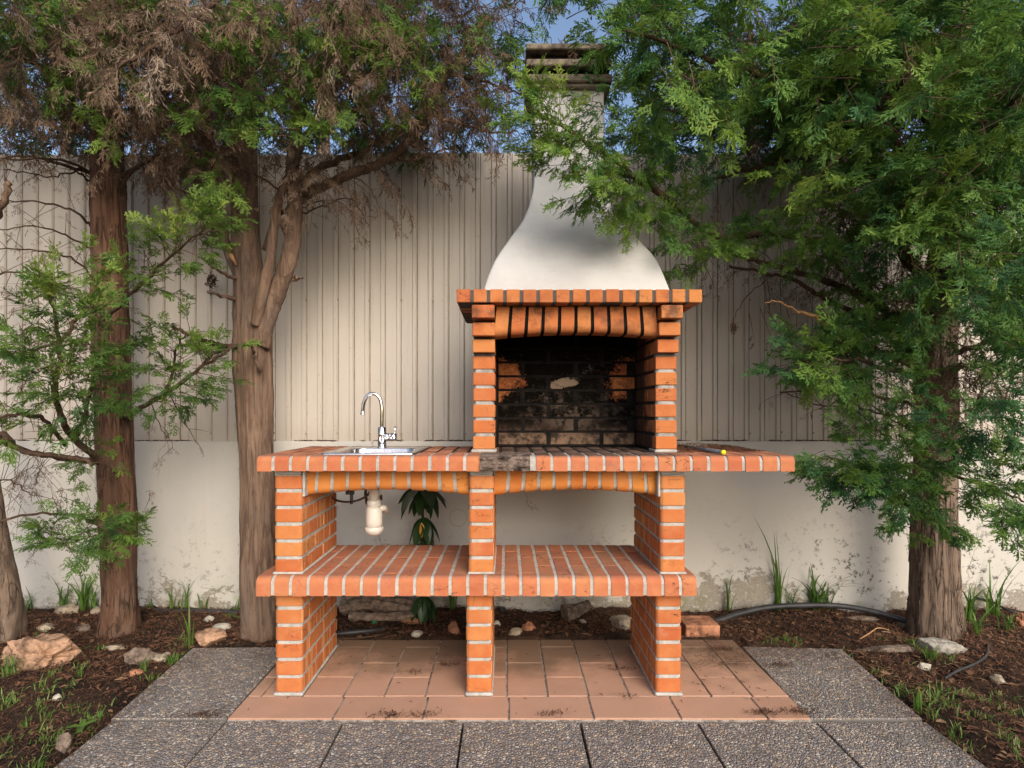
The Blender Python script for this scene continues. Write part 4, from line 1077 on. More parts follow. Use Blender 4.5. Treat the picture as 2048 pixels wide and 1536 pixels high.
for (px, py, y, d, L, n, t) in ((520,190,3.1,(.6,-.3,-.3),.18,8,.45), (570,210,3.1,(.5,-.3,-.3),.16,7,.4), (630,225,3.2,(.5,-.2,-.3),.16,7,.45), (640,150,3.2,(.2,-.2,-.5),.17,6,.45), (700,60,3.2,(.2,-.2,-.5),.2,8,.5), (660,60,3.1,(0,-.2,-.5),.18,7,.5), (590,60,3.0,(0,-.2,-.5),.17,6,.6), (490,50,3.0,(0,-.2,-.5),.16,6,.6), (430,360,3.2,(.1,-.2,-.6),.10,5,.5), (420,405,3.2,(0,-.2,-.5),.09,4,.5), (445,335,3.3,(0,-.2,-.5),.09,3,.5),
    (820,40,3.4,(.2,-.2,-.4),.2,6,.3), (760,110,3.4,(.2,-.2,-.4),.2,5,.3), (900,60,3.5,(.2,-.2,-.4),.22,7,.25), (950,90,3.5,(.2,-.2,-.4),.22,7,.25), (1000,60,3.5,(.2,-.2,-.4),.22,7,.2), (700,200,3.5,(.2,-.2,-.4),.18,4,.25)):
    f2.clump(P(px,py,y), d, L, n, 'green', t, .7, droop=.4, size=.085, rad=.0018)
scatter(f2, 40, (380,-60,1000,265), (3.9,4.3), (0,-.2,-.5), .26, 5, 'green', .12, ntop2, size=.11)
scatter(f2, 22, (420,0,980,250), (3.0,3.5), (.1,-.2,-.5), .16, 5, 'green', .5, ntop2, size=.085)
f2.build(t2, M_GREEN, M_DEAD)
# broken stubs on the forked trunk
for pts in ([(470,556,3.72),(445,545,3.6),(416,528,3.5)], [(468,598,3.72),(440,590,3.6),(414,582,3.52)], [(582,560,3.72),(592,556,3.7),(606,556,3.66)], [(520,740,3.68),(512,720,3.60),(505,700,3.56),(503,688,3.55)]):
    cp = limb(t2, wpts(pts), .012, .004, M_BARK2, 9, 'stub', 5, .2)
for p_ in ((472,520,3.70),):
    o = obj('bark_wound', recalc(mk_mesh('bark_wound', *tube_geo([P(455,495,3.70), P(463,512,3.695), P(472,530,3.70)], [.003,.011,.004], 8), M_SPLIT, True)), t2)

# =============================================================== TREE 0 (leaning, at the left edge)
t0 = empty('cypress_tree', G(20,1270), 'leaning trunk cut by the left edge of the photo, behind the big rock', 'tree')
trunk(t0, [G(16,1290,-.05), P(12,1200,3.72), P(-6,1100,3.72), P(-24,1000,3.7), P(-44,850,3.7), P(-60,650,3.7), P(-75,400,3.7), P(-90,100,3.7), P(-100,-200,3.7)],
      [.070,.066,.062,.060,.060,.058,.055,.05,.03], M_BARK3, 1.3, 40, .004, .35, 3)
limb(t0, wpts([(-66,520,3.6),(-30,470,3.4),(0,420,3.3),(20,366,3.25)]), .018,.012, M_BARK2, 10, 'branch')
f0 = Foliage(5); run(f0, t0, [([(-60,640,3.7),(-20,560,3.4),(40,545,3.3),(95,560,3.2)], .006,.002,'bare',.2), ([(-50,900,3.6),(0,868,3.3),(50,905,3.2),(150,915,3.1),(185,930,3.1)], .014,.007,'bare',.2), ([(-50,1000,3.6),(10,960,3.3),(60,990,3.2)], .005,.002,'bare',.18), ([(-60,700,3.6),(0,690,3.3),(50,700,3.2)], .005,.002,'bare',.2)])
f0.build(t0, M_GREEN, M_DEAD)

# =============================================================== TREE 3 (right)
t3 = empty('cypress_tree', G(1876,1268), 'big leafy green cypress right of the barbecue with furrowed split trunk', 'tree')
y3 = 3.84
trunk(t3, [G(1868,1285,-.05), P(1864,1200,y3), P(1866,1100,y3), P(1868,980,y3), P(1872,860,y3), P(1872,740,y3), P(1874,640,y3), P(1888,540,y3), P(1905,420,y3), P(1915,280,y3), P(1920,100,y3), P(1925,-150,y3), P(1930,-400,y3)],
      [.110,.104,.102,.098,.096,.098,.100,.078,.066,.058,.05,.04,.02], M_BARK3, 5.2, ridge=.012, flare=.14, lobes=3, strips=520)
trunk(t3, [G(1908,1275,-.05), P(1902,1180,3.80), P(1898,1060,3.80), P(1890,960,3.82)], [.052,.046,.044,.036], M_BARK3, 9.2, 36, .006, .2, 3)
L3 = [
 ([(1850,650,3.8),(1800,632,3.75),(1740,605,3.7),(1680,572,3.65),(1610,548,3.6),(1550,532,3.55),(1490,515,3.5),(1440,500,3.45)], .022,.008,'bare',.22),
 ([(1845,690,3.8),(1780,652,3.75),(1700,622,3.7),(1640,590,3.65),(1590,560,3.62),(1530,545,3.58),(1460,532,3.52)], .016,.006,'bare',.22),
 ([(1850,740,3.8),(1790,715,3.6),(1730,690,3.5),(1670,655,3.4)], .014,.006,'bare',.14),
 ([(1740,605,3.7),(1700,560,3.6),(1660,515,3.5),(1640,480,3.4)], .010,.004,'bare',.2),
 ([(1860,560,3.8),(1810,520,3.7),(1780,440,3.6),(1700,400,3.5),(1620,350,3.4)], .020,.010,'green',.28),
 ([(1870,600,3.75),(1840,560,3.5),(1815,500,3.35),(1790,430,3.25)], .024,.012,'green',.24),
 ([(1900,460,3.8),(1780,370,3.7),(1640,320,3.7),(1500,340,3.65),(1420,360,3.6)], .020,.006,'bare',.3),
 ([(1640,480,3.6),(1560,470,3.5),(1490,470,3.4),(1430,470,3.3),(1370,430,3.2),(1320,385,3.1),(1270,350,3.0),(1200,300,2.9),(1120,250,2.82),(1050,215,2.76)], .017,.004,'none',.2),
 ([(1900,400,3.8),(1780,280,3.5),(1650,200,3.3),(1520,150,3.2),(1400,110,3.1),(1250,60,3.0)], .026,.006,'green',.32),
 ([(1910,300,3.8),(1800,180,3.4),(1700,100,3.2),(1600,60,3.0)], .022,.006,'green',.34),
 ([(1915,200,3.8),(1960,120,3.3),(1990,60,3.0),(2040,20,2.8)], .020,.006,'green',.3),
 ([(1915,350,3.8),(1960,300,3.2),(2000,240,2.8),(2060,160,2.5)], .020,.006,'green',.3),
 ([(1910,400,3.8),(1700,290,3.9),(1500,240,3.9),(1300,220,3.9)], .020,.006,'green',.32),
 ([(1890,540,3.8),(1960,560,3.4),(2030,600,3.1)], .016,.006,'green',.26),
 ([(1915,705,3.8),(1960,690,3.7),(2010,672,3.6),(2060,680,3.5)], .014,.008,'bare',.2),
 ([(1850,820,3.8),(1790,800,3.5),(1720,790,3.4),(1650,780,3.35),(1560,785,3.35)], .010,.003,'bare',.18),
 ([(1850,830,3.8),(1780,830,3.5),(1700,810,3.5),(1640,810,3.5),(1560,783,3.5)], .006,.002,'bare',.18),
 ([(1860,880,3.8),(1800,850,3.6),(1720,800,3.5),(1640,818,3.45)], .005,.002,'bare',.16),
 ([(1870,930,3.78),(1930,960,3.5),(2000,980,3.3),(2060,1010,3.2)], .010,.004,'green0',.2),
 ([(1850,960,3.78),(1790,940,3.4),(1730,930,3.2),(1660,915,3.1)], .010,.003,'green',.2),
 ([(1855,760,3.78),(1780,740,3.4),(1700,720,3.2),(1600,720,3.1)], .012,.004,'green',.2),
 ([(1240,345,3.0),(1275,360,3.0),(1340,400,3.1)], .011,.011,'none',.1),
]
f3 = Foliage(3); run(f3, t3, L3)
# a broken stub with pale wood
o = limb(t3, wpts([(1672,657,3.4),(1640,640,3.39),(1600,623,3.38)]), .009,.008, M_SPLIT, 8, 'stub', 4, .3)
limb(t3, wpts([(1602,624,3.38),(1575,612,3.375),(1545,602,3.37),(1526,649-42,3.37)]), .007,.001, M_SPLIT, 6, 'stub', 4, .4)
def canopy(px, py):
    if noise.noise(Vector((px/95, py/75, 4.2))) > .16: return False   # gaps between the boughs
    if px < 1275 and py > 20: return False        # flue and cap stay clear
    if px < 1330 and py > 170: return False
    if px < 1500 and py > 262: return False
    if px < 1640 and py > 320: return False
    if px < 1760 and py > 560: return False
    if 1250 < px < 1400 and 200 < py: return False
    return True
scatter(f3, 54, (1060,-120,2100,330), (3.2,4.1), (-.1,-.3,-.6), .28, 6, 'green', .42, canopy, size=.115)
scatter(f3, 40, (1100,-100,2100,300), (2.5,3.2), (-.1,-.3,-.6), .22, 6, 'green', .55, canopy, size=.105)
scatter(f3, 44, (1200,-60,2000,300), (3.6,4.1), (0,-.2,-.7), .28, 5, 'dead', .30, canopy, size=.12)
scatter(f3, 42, (1600,230,2100,560), (2.7,3.7), (-.2,-.3,-.5), .22, 6, 'green', .42, canopy, size=.11)
scatter(f3, 35, (1660,300,2100,640), (3.5,3.9), (0,-.2,-.7), .22, 5, 'dead', .35, canopy, size=.10)
scatter(f3, 12, (1960,540,2100,760), (2.8,3.6), (0,-.3,-.5), .18, 6, 'green', .35, None, size=.095)
scatter(f3, 12, (1680,600,1850,720), (3.3,3.7), (-.3,-.3,-.5), .16, 5, 'green', .4, None, size=.09)
scatter(f3, 14, (1840,620,1930,880), (3.3,3.6), (0,-.3,-.8), .16, 5, 'dead', .45, None, size=.10)
scatter(f3, 14, (1580,200,1800,320), (3.6,4.0), (0,-.2,-.8), .2, 5, 'dead', .5, None, size=.10)
scatter(f3, 16, (1500,560,1840,700), (3.5,3.8), (-.2,-.2,-.7), .18, 3, 'bare', .3, None, size=.08)
scatter(f3, 12, (1930,660,2080,860), (3.3,3.8), (0,-.2,-.7), .18, 4, 'bare', .4, None, size=.08)
scatter(f3, 14, (1360,470,1620,560), (3.5,3.7), (-.1,-.2,-.8), .16, 3, 'bare', .3, None, size=.08)
# airy dark twigs against the sky right of the flue
scatter(f3, 16, (1240,150,1440,262), (3.6,4.0), (-.2,-.2,-.5), .22, 3, 'dead', .15, None, size=.09)
scatter(f3, 8, (1230,180,1400,290), (3.4,3.8), (-.3,-.2,-.3), .20, 3, 'green', .1, None, size=.08)
# named clumps
for (px, py, y, d, L, n, t) in (
    (1060,215,2.75,(-.7,-.2,.2),.12,7,.75), (1095,245,2.78,(-.3,-.2,.4),.12,8,.9), (1030,200,2.74,(-.7,-.2,.3),.10,4,.7), (1130,265,2.8,(-.2,-.3,.1),.14,9,.75), (1150,300,2.84,(-.2,-.3,-.4),.14,8,.6), (1180,330,2.88,(0,-.3,-.5),.15,9,.55), (1210,370,2.9,(-.1,-.3,-.5),.14,8,.5), (1165,385,2.9,(-.3,-.2,-.5),.11,6,.5),
    (1240,395,2.95,(0,-.3,-.5),.13,7,.45), (1265,350,3.0,(0,-.3,-.2),.13,7,.4), (1275,420,3.0,(0,-.3,-.5),.12,7,.6), (1320,400,3.05,(0,-.3,-.4),.13,7,.6), (1180,215,3.0,(-.3,-.2,-.1),.13,6,.15), (1210,250,3.0,(0,-.2,-.4),.12,5,.2), (1100,290,2.8,(-.3,-.2,-.4),.09,5,.7), (1050,250,2.76,(-.4,-.2,-.5),.09,4,.6),
    (1330,450,3.1,(.2,-.3,-.3),.13,6,.45), (1375,430,3.15,(0,-.3,.3),.13,8,.65), (1400,480,3.2,(0,-.3,-.2),.15,9,.6), (1440,500,3.3,(.1,-.3,-.3),.15,8,.45), (1470,470,3.3,(.3,-.3,.1),.14,6,.5), (1370,520,3.3,(-.4,-.3,-.4),.10,4,.5), (1340,355,3.3,(.2,-.2,.2),.12,5,.2), (1390,370,3.3,(.2,-.2,.2),.12,4,.15), (1300,330,3.3,(0,-.2,.3),.11,4,.15),
    (1620,440,3.2,(-.3,-.3,-.3),.15,8,.5), (1660,480,3.2,(0,-.3,-.4),.15,7,.45), (1610,500,3.3,(-.2,-.3,-.5),.13,6,.45), (1650,400,3.2,(-.2,-.3,.1),.15,7,.5), (1700,560,3.4,(-.2,-.3,-.3),.14,5,.35), (1560,420,3.4,(-.3,-.3,-.3),.12,3,.25), (1520,460,3.4,(-.3,-.3,-.2),.12,3,.25),
    (1590,720,3.1,(-.8,-.3,.1),.15,8,.2), (1640,740,3.1,(-.5,-.3,-.2),.15,8,.25), (1680,700,3.15,(-.4,-.3,.4),.16,8,.45), (1620,670,3.2,(-.5,-.2,.5),.14,6,.6), (1680,770,3.2,(0,-.3,-.5),.14,7,.35), (1740,740,3.2,(-.2,-.3,-.2),.16,8,.3), (1790,770,3.2,(-.1,-.3,-.2),.16,8,.3), (1740,690,3.3,(0,-.3,.3),.15,7,.5), (1800,700,3.3,(.1,-.3,.2),.15,7,.45), (1780,820,3.3,(0,-.3,-.5),.14,6,.3), (1560,735,3.1,(-.8,-.2,-.2),.09,4,.15),
    (1680,930,3.0,(-.8,-.3,-.1),.15,8,.2), (1720,960,3.0,(-.4,-.3,-.4),.15,9,.25), (1770,920,3.1,(-.2,-.3,0),.16,9,.3), (1820,900,3.1,(0,-.3,.2),.16,8,.45), (1780,990,3.1,(-.2,-.3,-.5),.15,8,.2), (1840,960,3.1,(.1,-.3,-.2),.16,9,.35), (1850,1010,3.1,(.1,-.3,-.5),.13,7,.25), (1900,1050,3.15,(.4,-.3,-.3),.12,7,.3), (1880,890,3.1,(.2,-.3,.1),.15,7,.6), (1700,880,3.2,(-.5,-.3,.1),.12,5,.35), (1920,990,3.2,(.5,-.3,-.2),.12,6,.3), (1650,915,3.0,(-.9,-.2,0),.09,4,.15), (1760,860,3.3,(-.2,-.3,.1),.13,5,.45), (1880,840,3.2,(0,-.3,0),.13,5,.5),
    (1980,950,2.9,(.2,-.3,-.1),.15,7,.45), (2030,1000,2.7,(.3,-.3,-.2),.15,8,.35), (2040,1060,2.7,(.3,-.3,-.4),.13,6,.3), (1990,900,2.9,(0,-.3,.4),.12,5,.5), (2030,930,2.8,(.3,-.2,.2),.12,5,.5),
    (1960,820,2.5,(.2,-.3,-.3),.14,6,.15), (2010,790,2.5,(.4,-.3,-.1),.14,6,.2), (1920,870,2.6,(-.2,-.3,-.3),.13,6,.2), (2020,860,2.5,(.3,-.3,-.4),.12,5,.2), (2000,600,2.5,(.2,-.3,-.3),.16,7,.3), (2040,540,2.4,(.2,-.3,-.2),.16,7,.3), (1960,640,2.7,(0,-.3,-.4),.14,6,.35), (2040,680,2.5,(.3,-.3,-.3),.14,6,.3), (2040,180,2.4,(.3,-.2,.2),.16,8,.3), (1980,250,2.6,(-.2,-.3,-.3),.16,8,.35), (1900,290,2.8,(-.5,-.3,-.2),.16,8,.4), (1830,330,2.9,(-.5,-.3,-.2),.16,8,.35), (1940,480,2.6,(0,-.3,-.4),.16,7,.35)):
    f3.clump(P(px,py,y), d, L, n, 'green', t, .65, droop=.3, size=.075, step=.024, rad=.0016)
for (px, py, y) in ((1140,110,3.4),(1160,90,3.4),(1185,120,3.4),(1120,100,3.5),(1470,430,3.5),(1900,480,3.0),(1450,130,3.2),(1830,130,2.9),(1760,420,3.2)):
    f3.clump(P(px,py,y), (0,-.2,-.9), .13, 4, 'dead', .35, .4, size=.08)
f3.build(t3, M_BLUEG, M_DEAD)
for (px, py, yy, rr_, lab, tail) in ((424,563,4.16,.028,'dark dry tangle stuck on the sheeting left of the forked trunk',0), (1467,655,3.62,.016,'small dry curled tuft hanging from a dead twig right of the mantel',1)):
    c_ = P(px, py, yy); a = Acc()
    for q in range(150):
        u_ = Vector((R.gauss(0,.45), R.gauss(0,.4), R.gauss(0,.75)))*rr_; t_ = R.uniform(0,6.28); L = rr_*R.uniform(.5,1.3); v_ = Vector((math.cos(t_)*.6, R.uniform(-.5,.5), math.sin(t_)))*L; w_ = Vector((-v_.z, 0, v_.x)).normalized()*.0012
        m2 = u_+v_*.5+Vector((R.gauss(0,.1), -.1, R.gauss(0,.1)))*rr_
        a.add([tuple(u_), tuple(m2+w_), tuple(u_+v_), tuple(m2-w_)], [(0,1,2),(0,2,3)], R.uniform(0,.5))
    o = obj('dry_tuft', a.mesh('dry_tuft', M_DTWIG), None, c_); tag(o, lab, 'dry tuft')
# dry tuft dangling from a dead twig
tf = limb(t3, wpts([(1530,560,3.6),(1490,600,3.6),(1470,630,3.6),(1466,650,3.6)]), .0022, .0012, M_TWIG, 4)

# trees beyond the fence
def back_tree(px, lab, seed, lo_, hi_, n, tint=.3):
    b = P(px, 822, 6.5); b.z = 0
    t = empty('background_tree', b, lab, 'tree', 'trees beyond the fence')
    trunk(t, [Vector((b.x,b.y,-.05)), Vector((b.x+.05,b.y,2)), Vector((b.x,b.y,4.2))], [.12,.10,.03], M_BARK3, seed, 16, .005)
    f = Foliage(seed); rr_ = f.r
    for i in range(n):
        c = Vector((b.x+rr_.normal()*.75, b.y+rr_.uniform(-.7,.7), rr_.uniform(lo_, hi_)))
        f.clump(c, (0,-.2,-.3), .42, 4, 'green', tint, .9, size=.24, step=.10, rad=.004)
    f.build(t, M_DARKG, M_DEAD)
back_tree(130, 'dark tree behind the fence at the far left, between the two left trunks', 21, 2.2, 3.6, 34)
back_tree(640, 'dark tree behind the fence seen just right of the forked trunk', 22, 2.2, 3.3, 30)
back_tree(1500, 'dark tree behind the fence seen to the right of the flue', 23, 3.2, 4.6, 30)
back_tree(1900, 'dark tree behind the fence hidden by the leafy right tree', 24, 2.4, 4.6, 36)

# ------------------------------------------------------------------ ground dressing
def gz(x, y): return soil_h(x, y)
def grass_tuft(acc, x, y, z, n, h, spread, w_=.0035, tmin=.2, tmax=.8, lean=(0,0)):
    for i in range(n):
        a_ = R.uniform(0, 6.283); L = h*R.uniform(.45,1.1); ln = spread*R.uniform(.3,1.2)
        dx, dy = math.cos(a_)*ln+lean[0], math.sin(a_)*ln*.6+lean[1]; wv = w_*R.uniform(.6,1.2)
        bx, by = x+R.gauss(0,.012), y+R.gauss(0,.012); nx_, ny_ = -math.sin(a_+R.uniform(-.8,.8)), math.cos(a_)
        if abs(nx_) < .4: nx_ = .6
        ln_ = math.hypot(nx_, ny_); nx_, ny_ = nx_/ln_*wv, ny_/ln_*wv
        co = []; K_ = 5
        dz = R.uniform(.6, 1.0)
        for k in range(K_+1):
            t = k/K_; c = (bx+dx*t*t*L/h, by+dy*t*t*L/h, z-.008+L*(t-(1-dz)*t*t*t)); ww = (1-t**2.2)*.95+.05
            co += [(c[0]-nx_*ww, c[1]-ny_*ww, c[2]), (c[0]+nx_*ww, c[1]+ny_*ww, c[2]+.001)]
        f = []
        for k in range(K_): f += [(2*k,2*k+1,2*k+3),(2*k,2*k+3,2*k+2)]
        acc.add(co, f, R.uniform(tmin,tmax))
clumps = [
 (125,1205,16,.16,.10,'grass clump under the low green sprig at the far left of the wall'), (165,1208,20,.20,.10,'tall grass clump just left of the straight reddish trunk'),
 (188,1205,14,.13,.07,'short dense grass clump touching the reddish trunk on its left'), (52,1215,14,.10,.06,'low grass clump at the wall beside the leaning trunk'),
 (300,1222,5,.08,.07,'few short blades at the wall just right of the reddish trunk'), (345,1222,7,.13,.08,'thin grass clump at the wall midway between the two left trunks'),
 (368,1222,8,.17,.07,'upright pointed grass clump left of the forked trunk by the wall'), (408,1222,5,.11,.06,'small grass clump nearest the forked trunk at the wall'),
 (465,1232,7,.07,.05,'low leafy sprout at the foot of the forked trunk'), (380,1292,9,.17,.06,'upright grass tuft beside the round brown stone'),
 (1455,1215,6,.22,.06,'spindly grass stalk on the wall just right of the shelf'), (1560,1212,12,.36,.10,'tallest grass stalk leaning left over the black pipe'),
 (1585,1212,10,.15,.09,'short blades between the tall stalk and the arching grass'), (1632,1210,26,.22,.19,'arching grass clump behind the middle of the black pipe'),
 (1655,1210,14,.18,.15,'thin arching grass right of the clump behind the pipe'), (1600,1225,9,.05,.05,'tiny grass tuft below the black pipe'),
 (1940,1245,22,.20,.10,'bright grass clump against the right side of the leafy tree trunk'), (1985,1235,14,.22,.12,'tall grass clump at the wall near the right edge of the photo'),
 (1900,1275,22,.10,.07,'short bright grass in front of the leafy tree trunk'), (1875,1262,9,.12,.08,'grass blades over the end of the black pipe'),
 (1955,1270,14,.11,.08,'low grass to the right of the leafy tree base'), (2020,1262,12,.12,.09,'grass tuft at the right edge of the photo'),
 (1862,1318,12,.06,.05,'small grass tuft leaning on the concrete lump'), (1830,1405,8,.12,.03,'single grass tuft by the outer edge of the right paver'),
 (20,1345,30,.09,.06,'thick grass clump in front of the big rock'), (905,1225,10,.20,.09,'broad-bladed grass behind the middle pier'),
 (345,1318,14,.05,.04,'low grass at the paver edge beside the small stones'), (290,1335,12,.06,.04,'grass tuft by the yellow stone near the left paver'),
]
for (px, py, n, h, sp, lab) in clumps:
    p = G(px, py); a = Acc(); p.y = min(p.y, YW-.03); yo_ = p.y/K; p.x = (px-1012)/1569*yo_; z = gz(p.x, p.y)
    grass_tuft(a, 0, 0, 0, int(n*1.3), h*1.4, sp*1.3, .0042 if h < .19 else .0052, .25, .7, (0,-.01))
    o = obj('grass_clump', a.mesh('grass_clump', M_GRASS), None, (p.x, p.y, z)); tag(o, lab, 'grass')
def on_soil(x, y):
    if -1.43 < x < 1.53 and y < K*3.66: return False
    if -1.02 < x < 1.12 and y < K*3.78: return False
    return y < YW-.005
# small tufts scattered over the bed: uncountable
a = Acc(); k = 0
while k < 1500:
    x = R.uniform(-2.6, 2.6); y = R.uniform(1.35, 2.75)
    if not on_soil(x, y) or y > 2.45 and R.random() < .75: k += 0; 
    if not on_soil(x, y) or fbm(x*1.3, y*1.3+4, 3.0) < -.35+.35*(y-1.4): 
        k += .25; continue
    grass_tuft(a, x, y, gz(x, y), R.randint(4, 12), R.uniform(.022,.06), .035, .0026, .15, 1.0); k += 1
for q in range(90):
    x = R.choice((-1.44, 1.53))+R.uniform(-.04,.03); y = R.uniform(1.4, 2.6)
    if on_soil(x, y): grass_tuft(a, x, y, gz(x, y), R.randint(4, 9), R.uniform(.03,.06), .03, .0022, .3, 1.0)
o = obj('sparse_grass', a.mesh('sparse_grass', M_GRASS)); tag(o, 'sparse short grass scattered over the dark soil beds', 'grass', kind='stuff')
# needle litter
a = Acc(); rg = np.random.default_rng(8); cnt = 0
def needle(x, y, z, L, t, wd, tint, lift):
    dx, dy = math.cos(t), math.sin(t); nx_, ny_ = -dy*wd, dx*wd; bd = R.uniform(-.3,.3)*L
    p0 = (x, y, z); p1 = (x+dx*L*.5-dy*bd, y+dy*L*.5+dx*bd, z+lift); p2 = (x+dx*L, y+dy*L, z+lift*R.uniform(-.2,1))
    a.add([p0, (p1[0]+nx_,p1[1]+ny_,p1[2]), (p1[0]-nx_,p1[1]-ny_,p1[2]+wd*.6), p2], [(0,1,2),(1,3,2)], tint)
while cnt < 42000:
    x = R.uniform(-2.75, 2.75); y = R.uniform(1.3, YW)
    if not on_soil(x, y): continue
    if y < 2.3 and R.random() < .35: continue
    near = x > .9 and y > 2.35 or y > 2.6
    needle(x, y, gz(x, y)+R.uniform(-.002,.007), R.uniform(.012,.07 if R.random() < .2 else .035), R.uniform(0,6.28), R.uniform(.0008,.0026), min(1, max(0, R.gauss(.42 if near else .28,.22))), R.uniform(.001,.014)); cnt += 1
# chips of bark
for i in range(4200):
    x = R.uniform(-2.7, 2.7); y = R.uniform(1.3, YW)
    if not on_soil(x, y): continue
    z = gz(x, y)+.004; L = R.uniform(.006,.028); t = R.uniform(0,6.28); wd = L*R.uniform(.25,.6)
    dx, dy = math.cos(t)*L, math.sin(t)*L; ex, ey = -math.sin(t)*wd, math.cos(t)*wd
    a.add([(x-dx,y-dy,z),(x+ex,y+ey,z+.003),(x+dx,y+dy,z+R.uniform(0,.008)),(x-ex,y-ey,z+.005)], [(0,1,2),(0,2,3)], R.uniform(.3,1))
o = obj('needle_litter', a.mesh('needle_litter', M_LITTER)); tag(o, 'brown fallen cypress needles and bark chips covering the soil beds', 'litter', kind='stuff')
# litter on the paving, shelf and counter
a = Acc()
for i in range(420):
    x = R.uniform(-.95, 1.06); y = R.uniform(K*2.8, K*3.73)
    if R.random() > (.35 if x < .6 else 1.2)*(1 if y > 2.5 or x > .7 else .45): continue
    needle(x, y, .0022, R.uniform(.008,.03), R.uniform(0,6.28), .0017, R.uniform(0,.5), .002)
for i in range(500):
    px = R.choice((R.gauss(1440,25), R.gauss(1460,40), R.gauss(1480,60))); 
    p = G(px, R.uniform(1283,1335)); needle(p.x, p.y, .003, R.uniform(.008,.035), R.uniform(0,6.28), .0011, R.uniform(.1,.6), .004)
for cxp, cyp, nn in ((400,1432,160), (780,1432,110), (848,1431,60), (1105,1430,60), (1530,1428,140), (1620,1425,60), (1678,1428,60), (1250,1395,30), (1440,1300,120), (900,1330,60), (830,1345,50), (1560,1332,120), (1240,1340,60)):
    c = G(min(max(cxp,470),1600) if cxp > 600 else cxp, cyp)
    for q in range(nn):
        needle(c.x+R.gauss(0,.035), c.y+R.gauss(0,.010), .002+abs(R.gauss(0,.003)), R.uniform(.006,.028), R.gauss(0,1.2), .0016, R.uniform(0,.45), .004)
for i in range(1100):
    y = R.uniform(1.45, K*3.62); sd_ = R.choice((-1,1)); x = (-1.41 if sd_ < 0 else 1.50)-sd_*abs(R.gauss(0,.045))
    needle(x, y, -.002, R.uniform(.008,.03), R.uniform(0,6.28), R.uniform(.0008,.0016), R.uniform(.05,.7), .004)
for i in range(350):
    x = R.gauss(1.28, .13); y = K*3.62-abs(R.gauss(0,.09)); needle(x, y, -.001, R.uniform(.01,.035), R.uniform(0,6.28), .0012, R.uniform(.1,.7), .004)
for i in range(450):
    x = R.uniform(-1.4, 1.5); y = R.uniform(1.5, K*2.77); needle(x, y, -.004, R.uniform(.005,.02), R.uniform(0,6.28), .0009, R.uniform(0,.5), .002)
for i in range(150): needle(R.uniform(-.9,.7), R.uniform(YS+.05,K*3.6), .4685, R.uniform(.004,.02), R.uniform(0,6.28), .0017, R.uniform(0,.4), .0015)
for i in range(60): needle(R.gauss(-.42,.08), K*3.62+R.uniform(-.02,.015), .469, R.uniform(.01,.03), R.uniform(0,6.28), .0016, R.uniform(.3,.6), .003)
for i in range(130): needle(R.uniform(-.92,-.15), R.uniform(YS+.05,K*3.7), .9235, R.uniform(.005,.02), R.uniform(0,6.28), .0017, R.uniform(0,.4), .002)
for i in range(2200):
    x = R.uniform(.70, 1.06); y = R.uniform(K*3.2, K*3.76); hmx = .018*max(0, 1-abs(x-.86)/.24)*min(1, (y-K*3.15)/.2)
    needle(x, y, .924+R.uniform(0, max(.0015,hmx)), R.uniform(.008,.03), R.uniform(0,6.28), .0013, R.uniform(.1,.7), .003)
o = obj('needle_litter', a.mesh('paving_litter', M_LITTER)); tag(o, 'dry brown needles strewn over tiles, shelf and the counter right of the fire', 'litter', kind='stuff')

def rock(name, loc, size, mat, seed, label, cat='stone', flat=1.0, rot=0, sub=3, rough=.35, parent=None, group=None):
    bm = bmesh.new(); bmesh.ops.create_icosphere(bm, subdivisions=sub, radius=1)
    for v in bm.verts:
        n_ = v.co.normalized(); f = 1+rough*noise.fractal(n_*1.5+Vector((seed*7.1,seed*3.3,0)), .8, 2, 4)
        # planar breaks
        for q in range(5):
            rq = random.Random(seed*13+q); pn = Vector((rq.gauss(0,1), rq.gauss(0,1), rq.gauss(0,1))).normalized(); dq = rq.uniform(.62,.9)
            dt = (n_*f).dot(pn)
            if dt > dq: f *= dq/dt
        v.co = n_*f
    for v in bm.verts: v.co = Vector((v.co.x*size[0]/2, v.co.y*size[1]/2, v.co.z*size[2]/2))
    me = bpy.data.meshes.new(name); bm.to_mesh(me); bm.free(); me.materials.append(mat)
    o = obj(name, me, parent, loc, (0, R.uniform(-.1,.1), rot))
    if label: tag(o, label, cat, group)
    return o
def rpx(px0, px1, py0, py1, mat, label, cat='stone', seed=1, dep=.8, lift=.35, rough=.36, sub=4, rot=0):
    b = G((px0+px1)/2, py1-(py1-py0)*.25); yo_ = b.y/K; s_ = yo_/1569
    w_ = (px1-px0)*s_; h_ = (py1-py0)*s_
    return rock('stone' if cat == 'stone' else cat.replace(' ','_'), (b.x, b.y+.01, gz(b.x,b.y)+h_*lift*.55), (w_*1.08, w_*dep, h_*1.15), mat, seed, label, cat, rot=rot, rough=rough, sub=sub)
rpx(14,152,1272,1338, M_STONER, 'large reddish brown rock in the left bed', seed=4, dep=.6, sub=5, rough=.45)
rpx(386,447,1260,1294, M_STONER, 'rounded brown stone at the far corner of the left paver', seed=7, dep=.7, sub=4, rough=.25)
rpx(112,150,1220,1241, M_STONE, 'pale angular stone left of the straight reddish trunk', seed=9)
rpx(178,198,1224,1240, M_STONE, 'small pale stone touching the foot of the reddish trunk', seed=12)
rpx(70,104,1255,1270, M_STONE, 'mossy grey stone just behind the big rock', seed=15)
rpx(424,458,1250,1266, M_STONEW, 'smooth whitish pebble between the forked trunk and brown stone', seed=16, rough=.08)
rpx(405,426,1237,1250, M_STONEW, 'white stone chip under the wall near the forked trunk', seed=18)
rpx(256,279,1334,1348, M_CLAY, 'small yellowish orange stone near the edge of the left paver', seed=19)
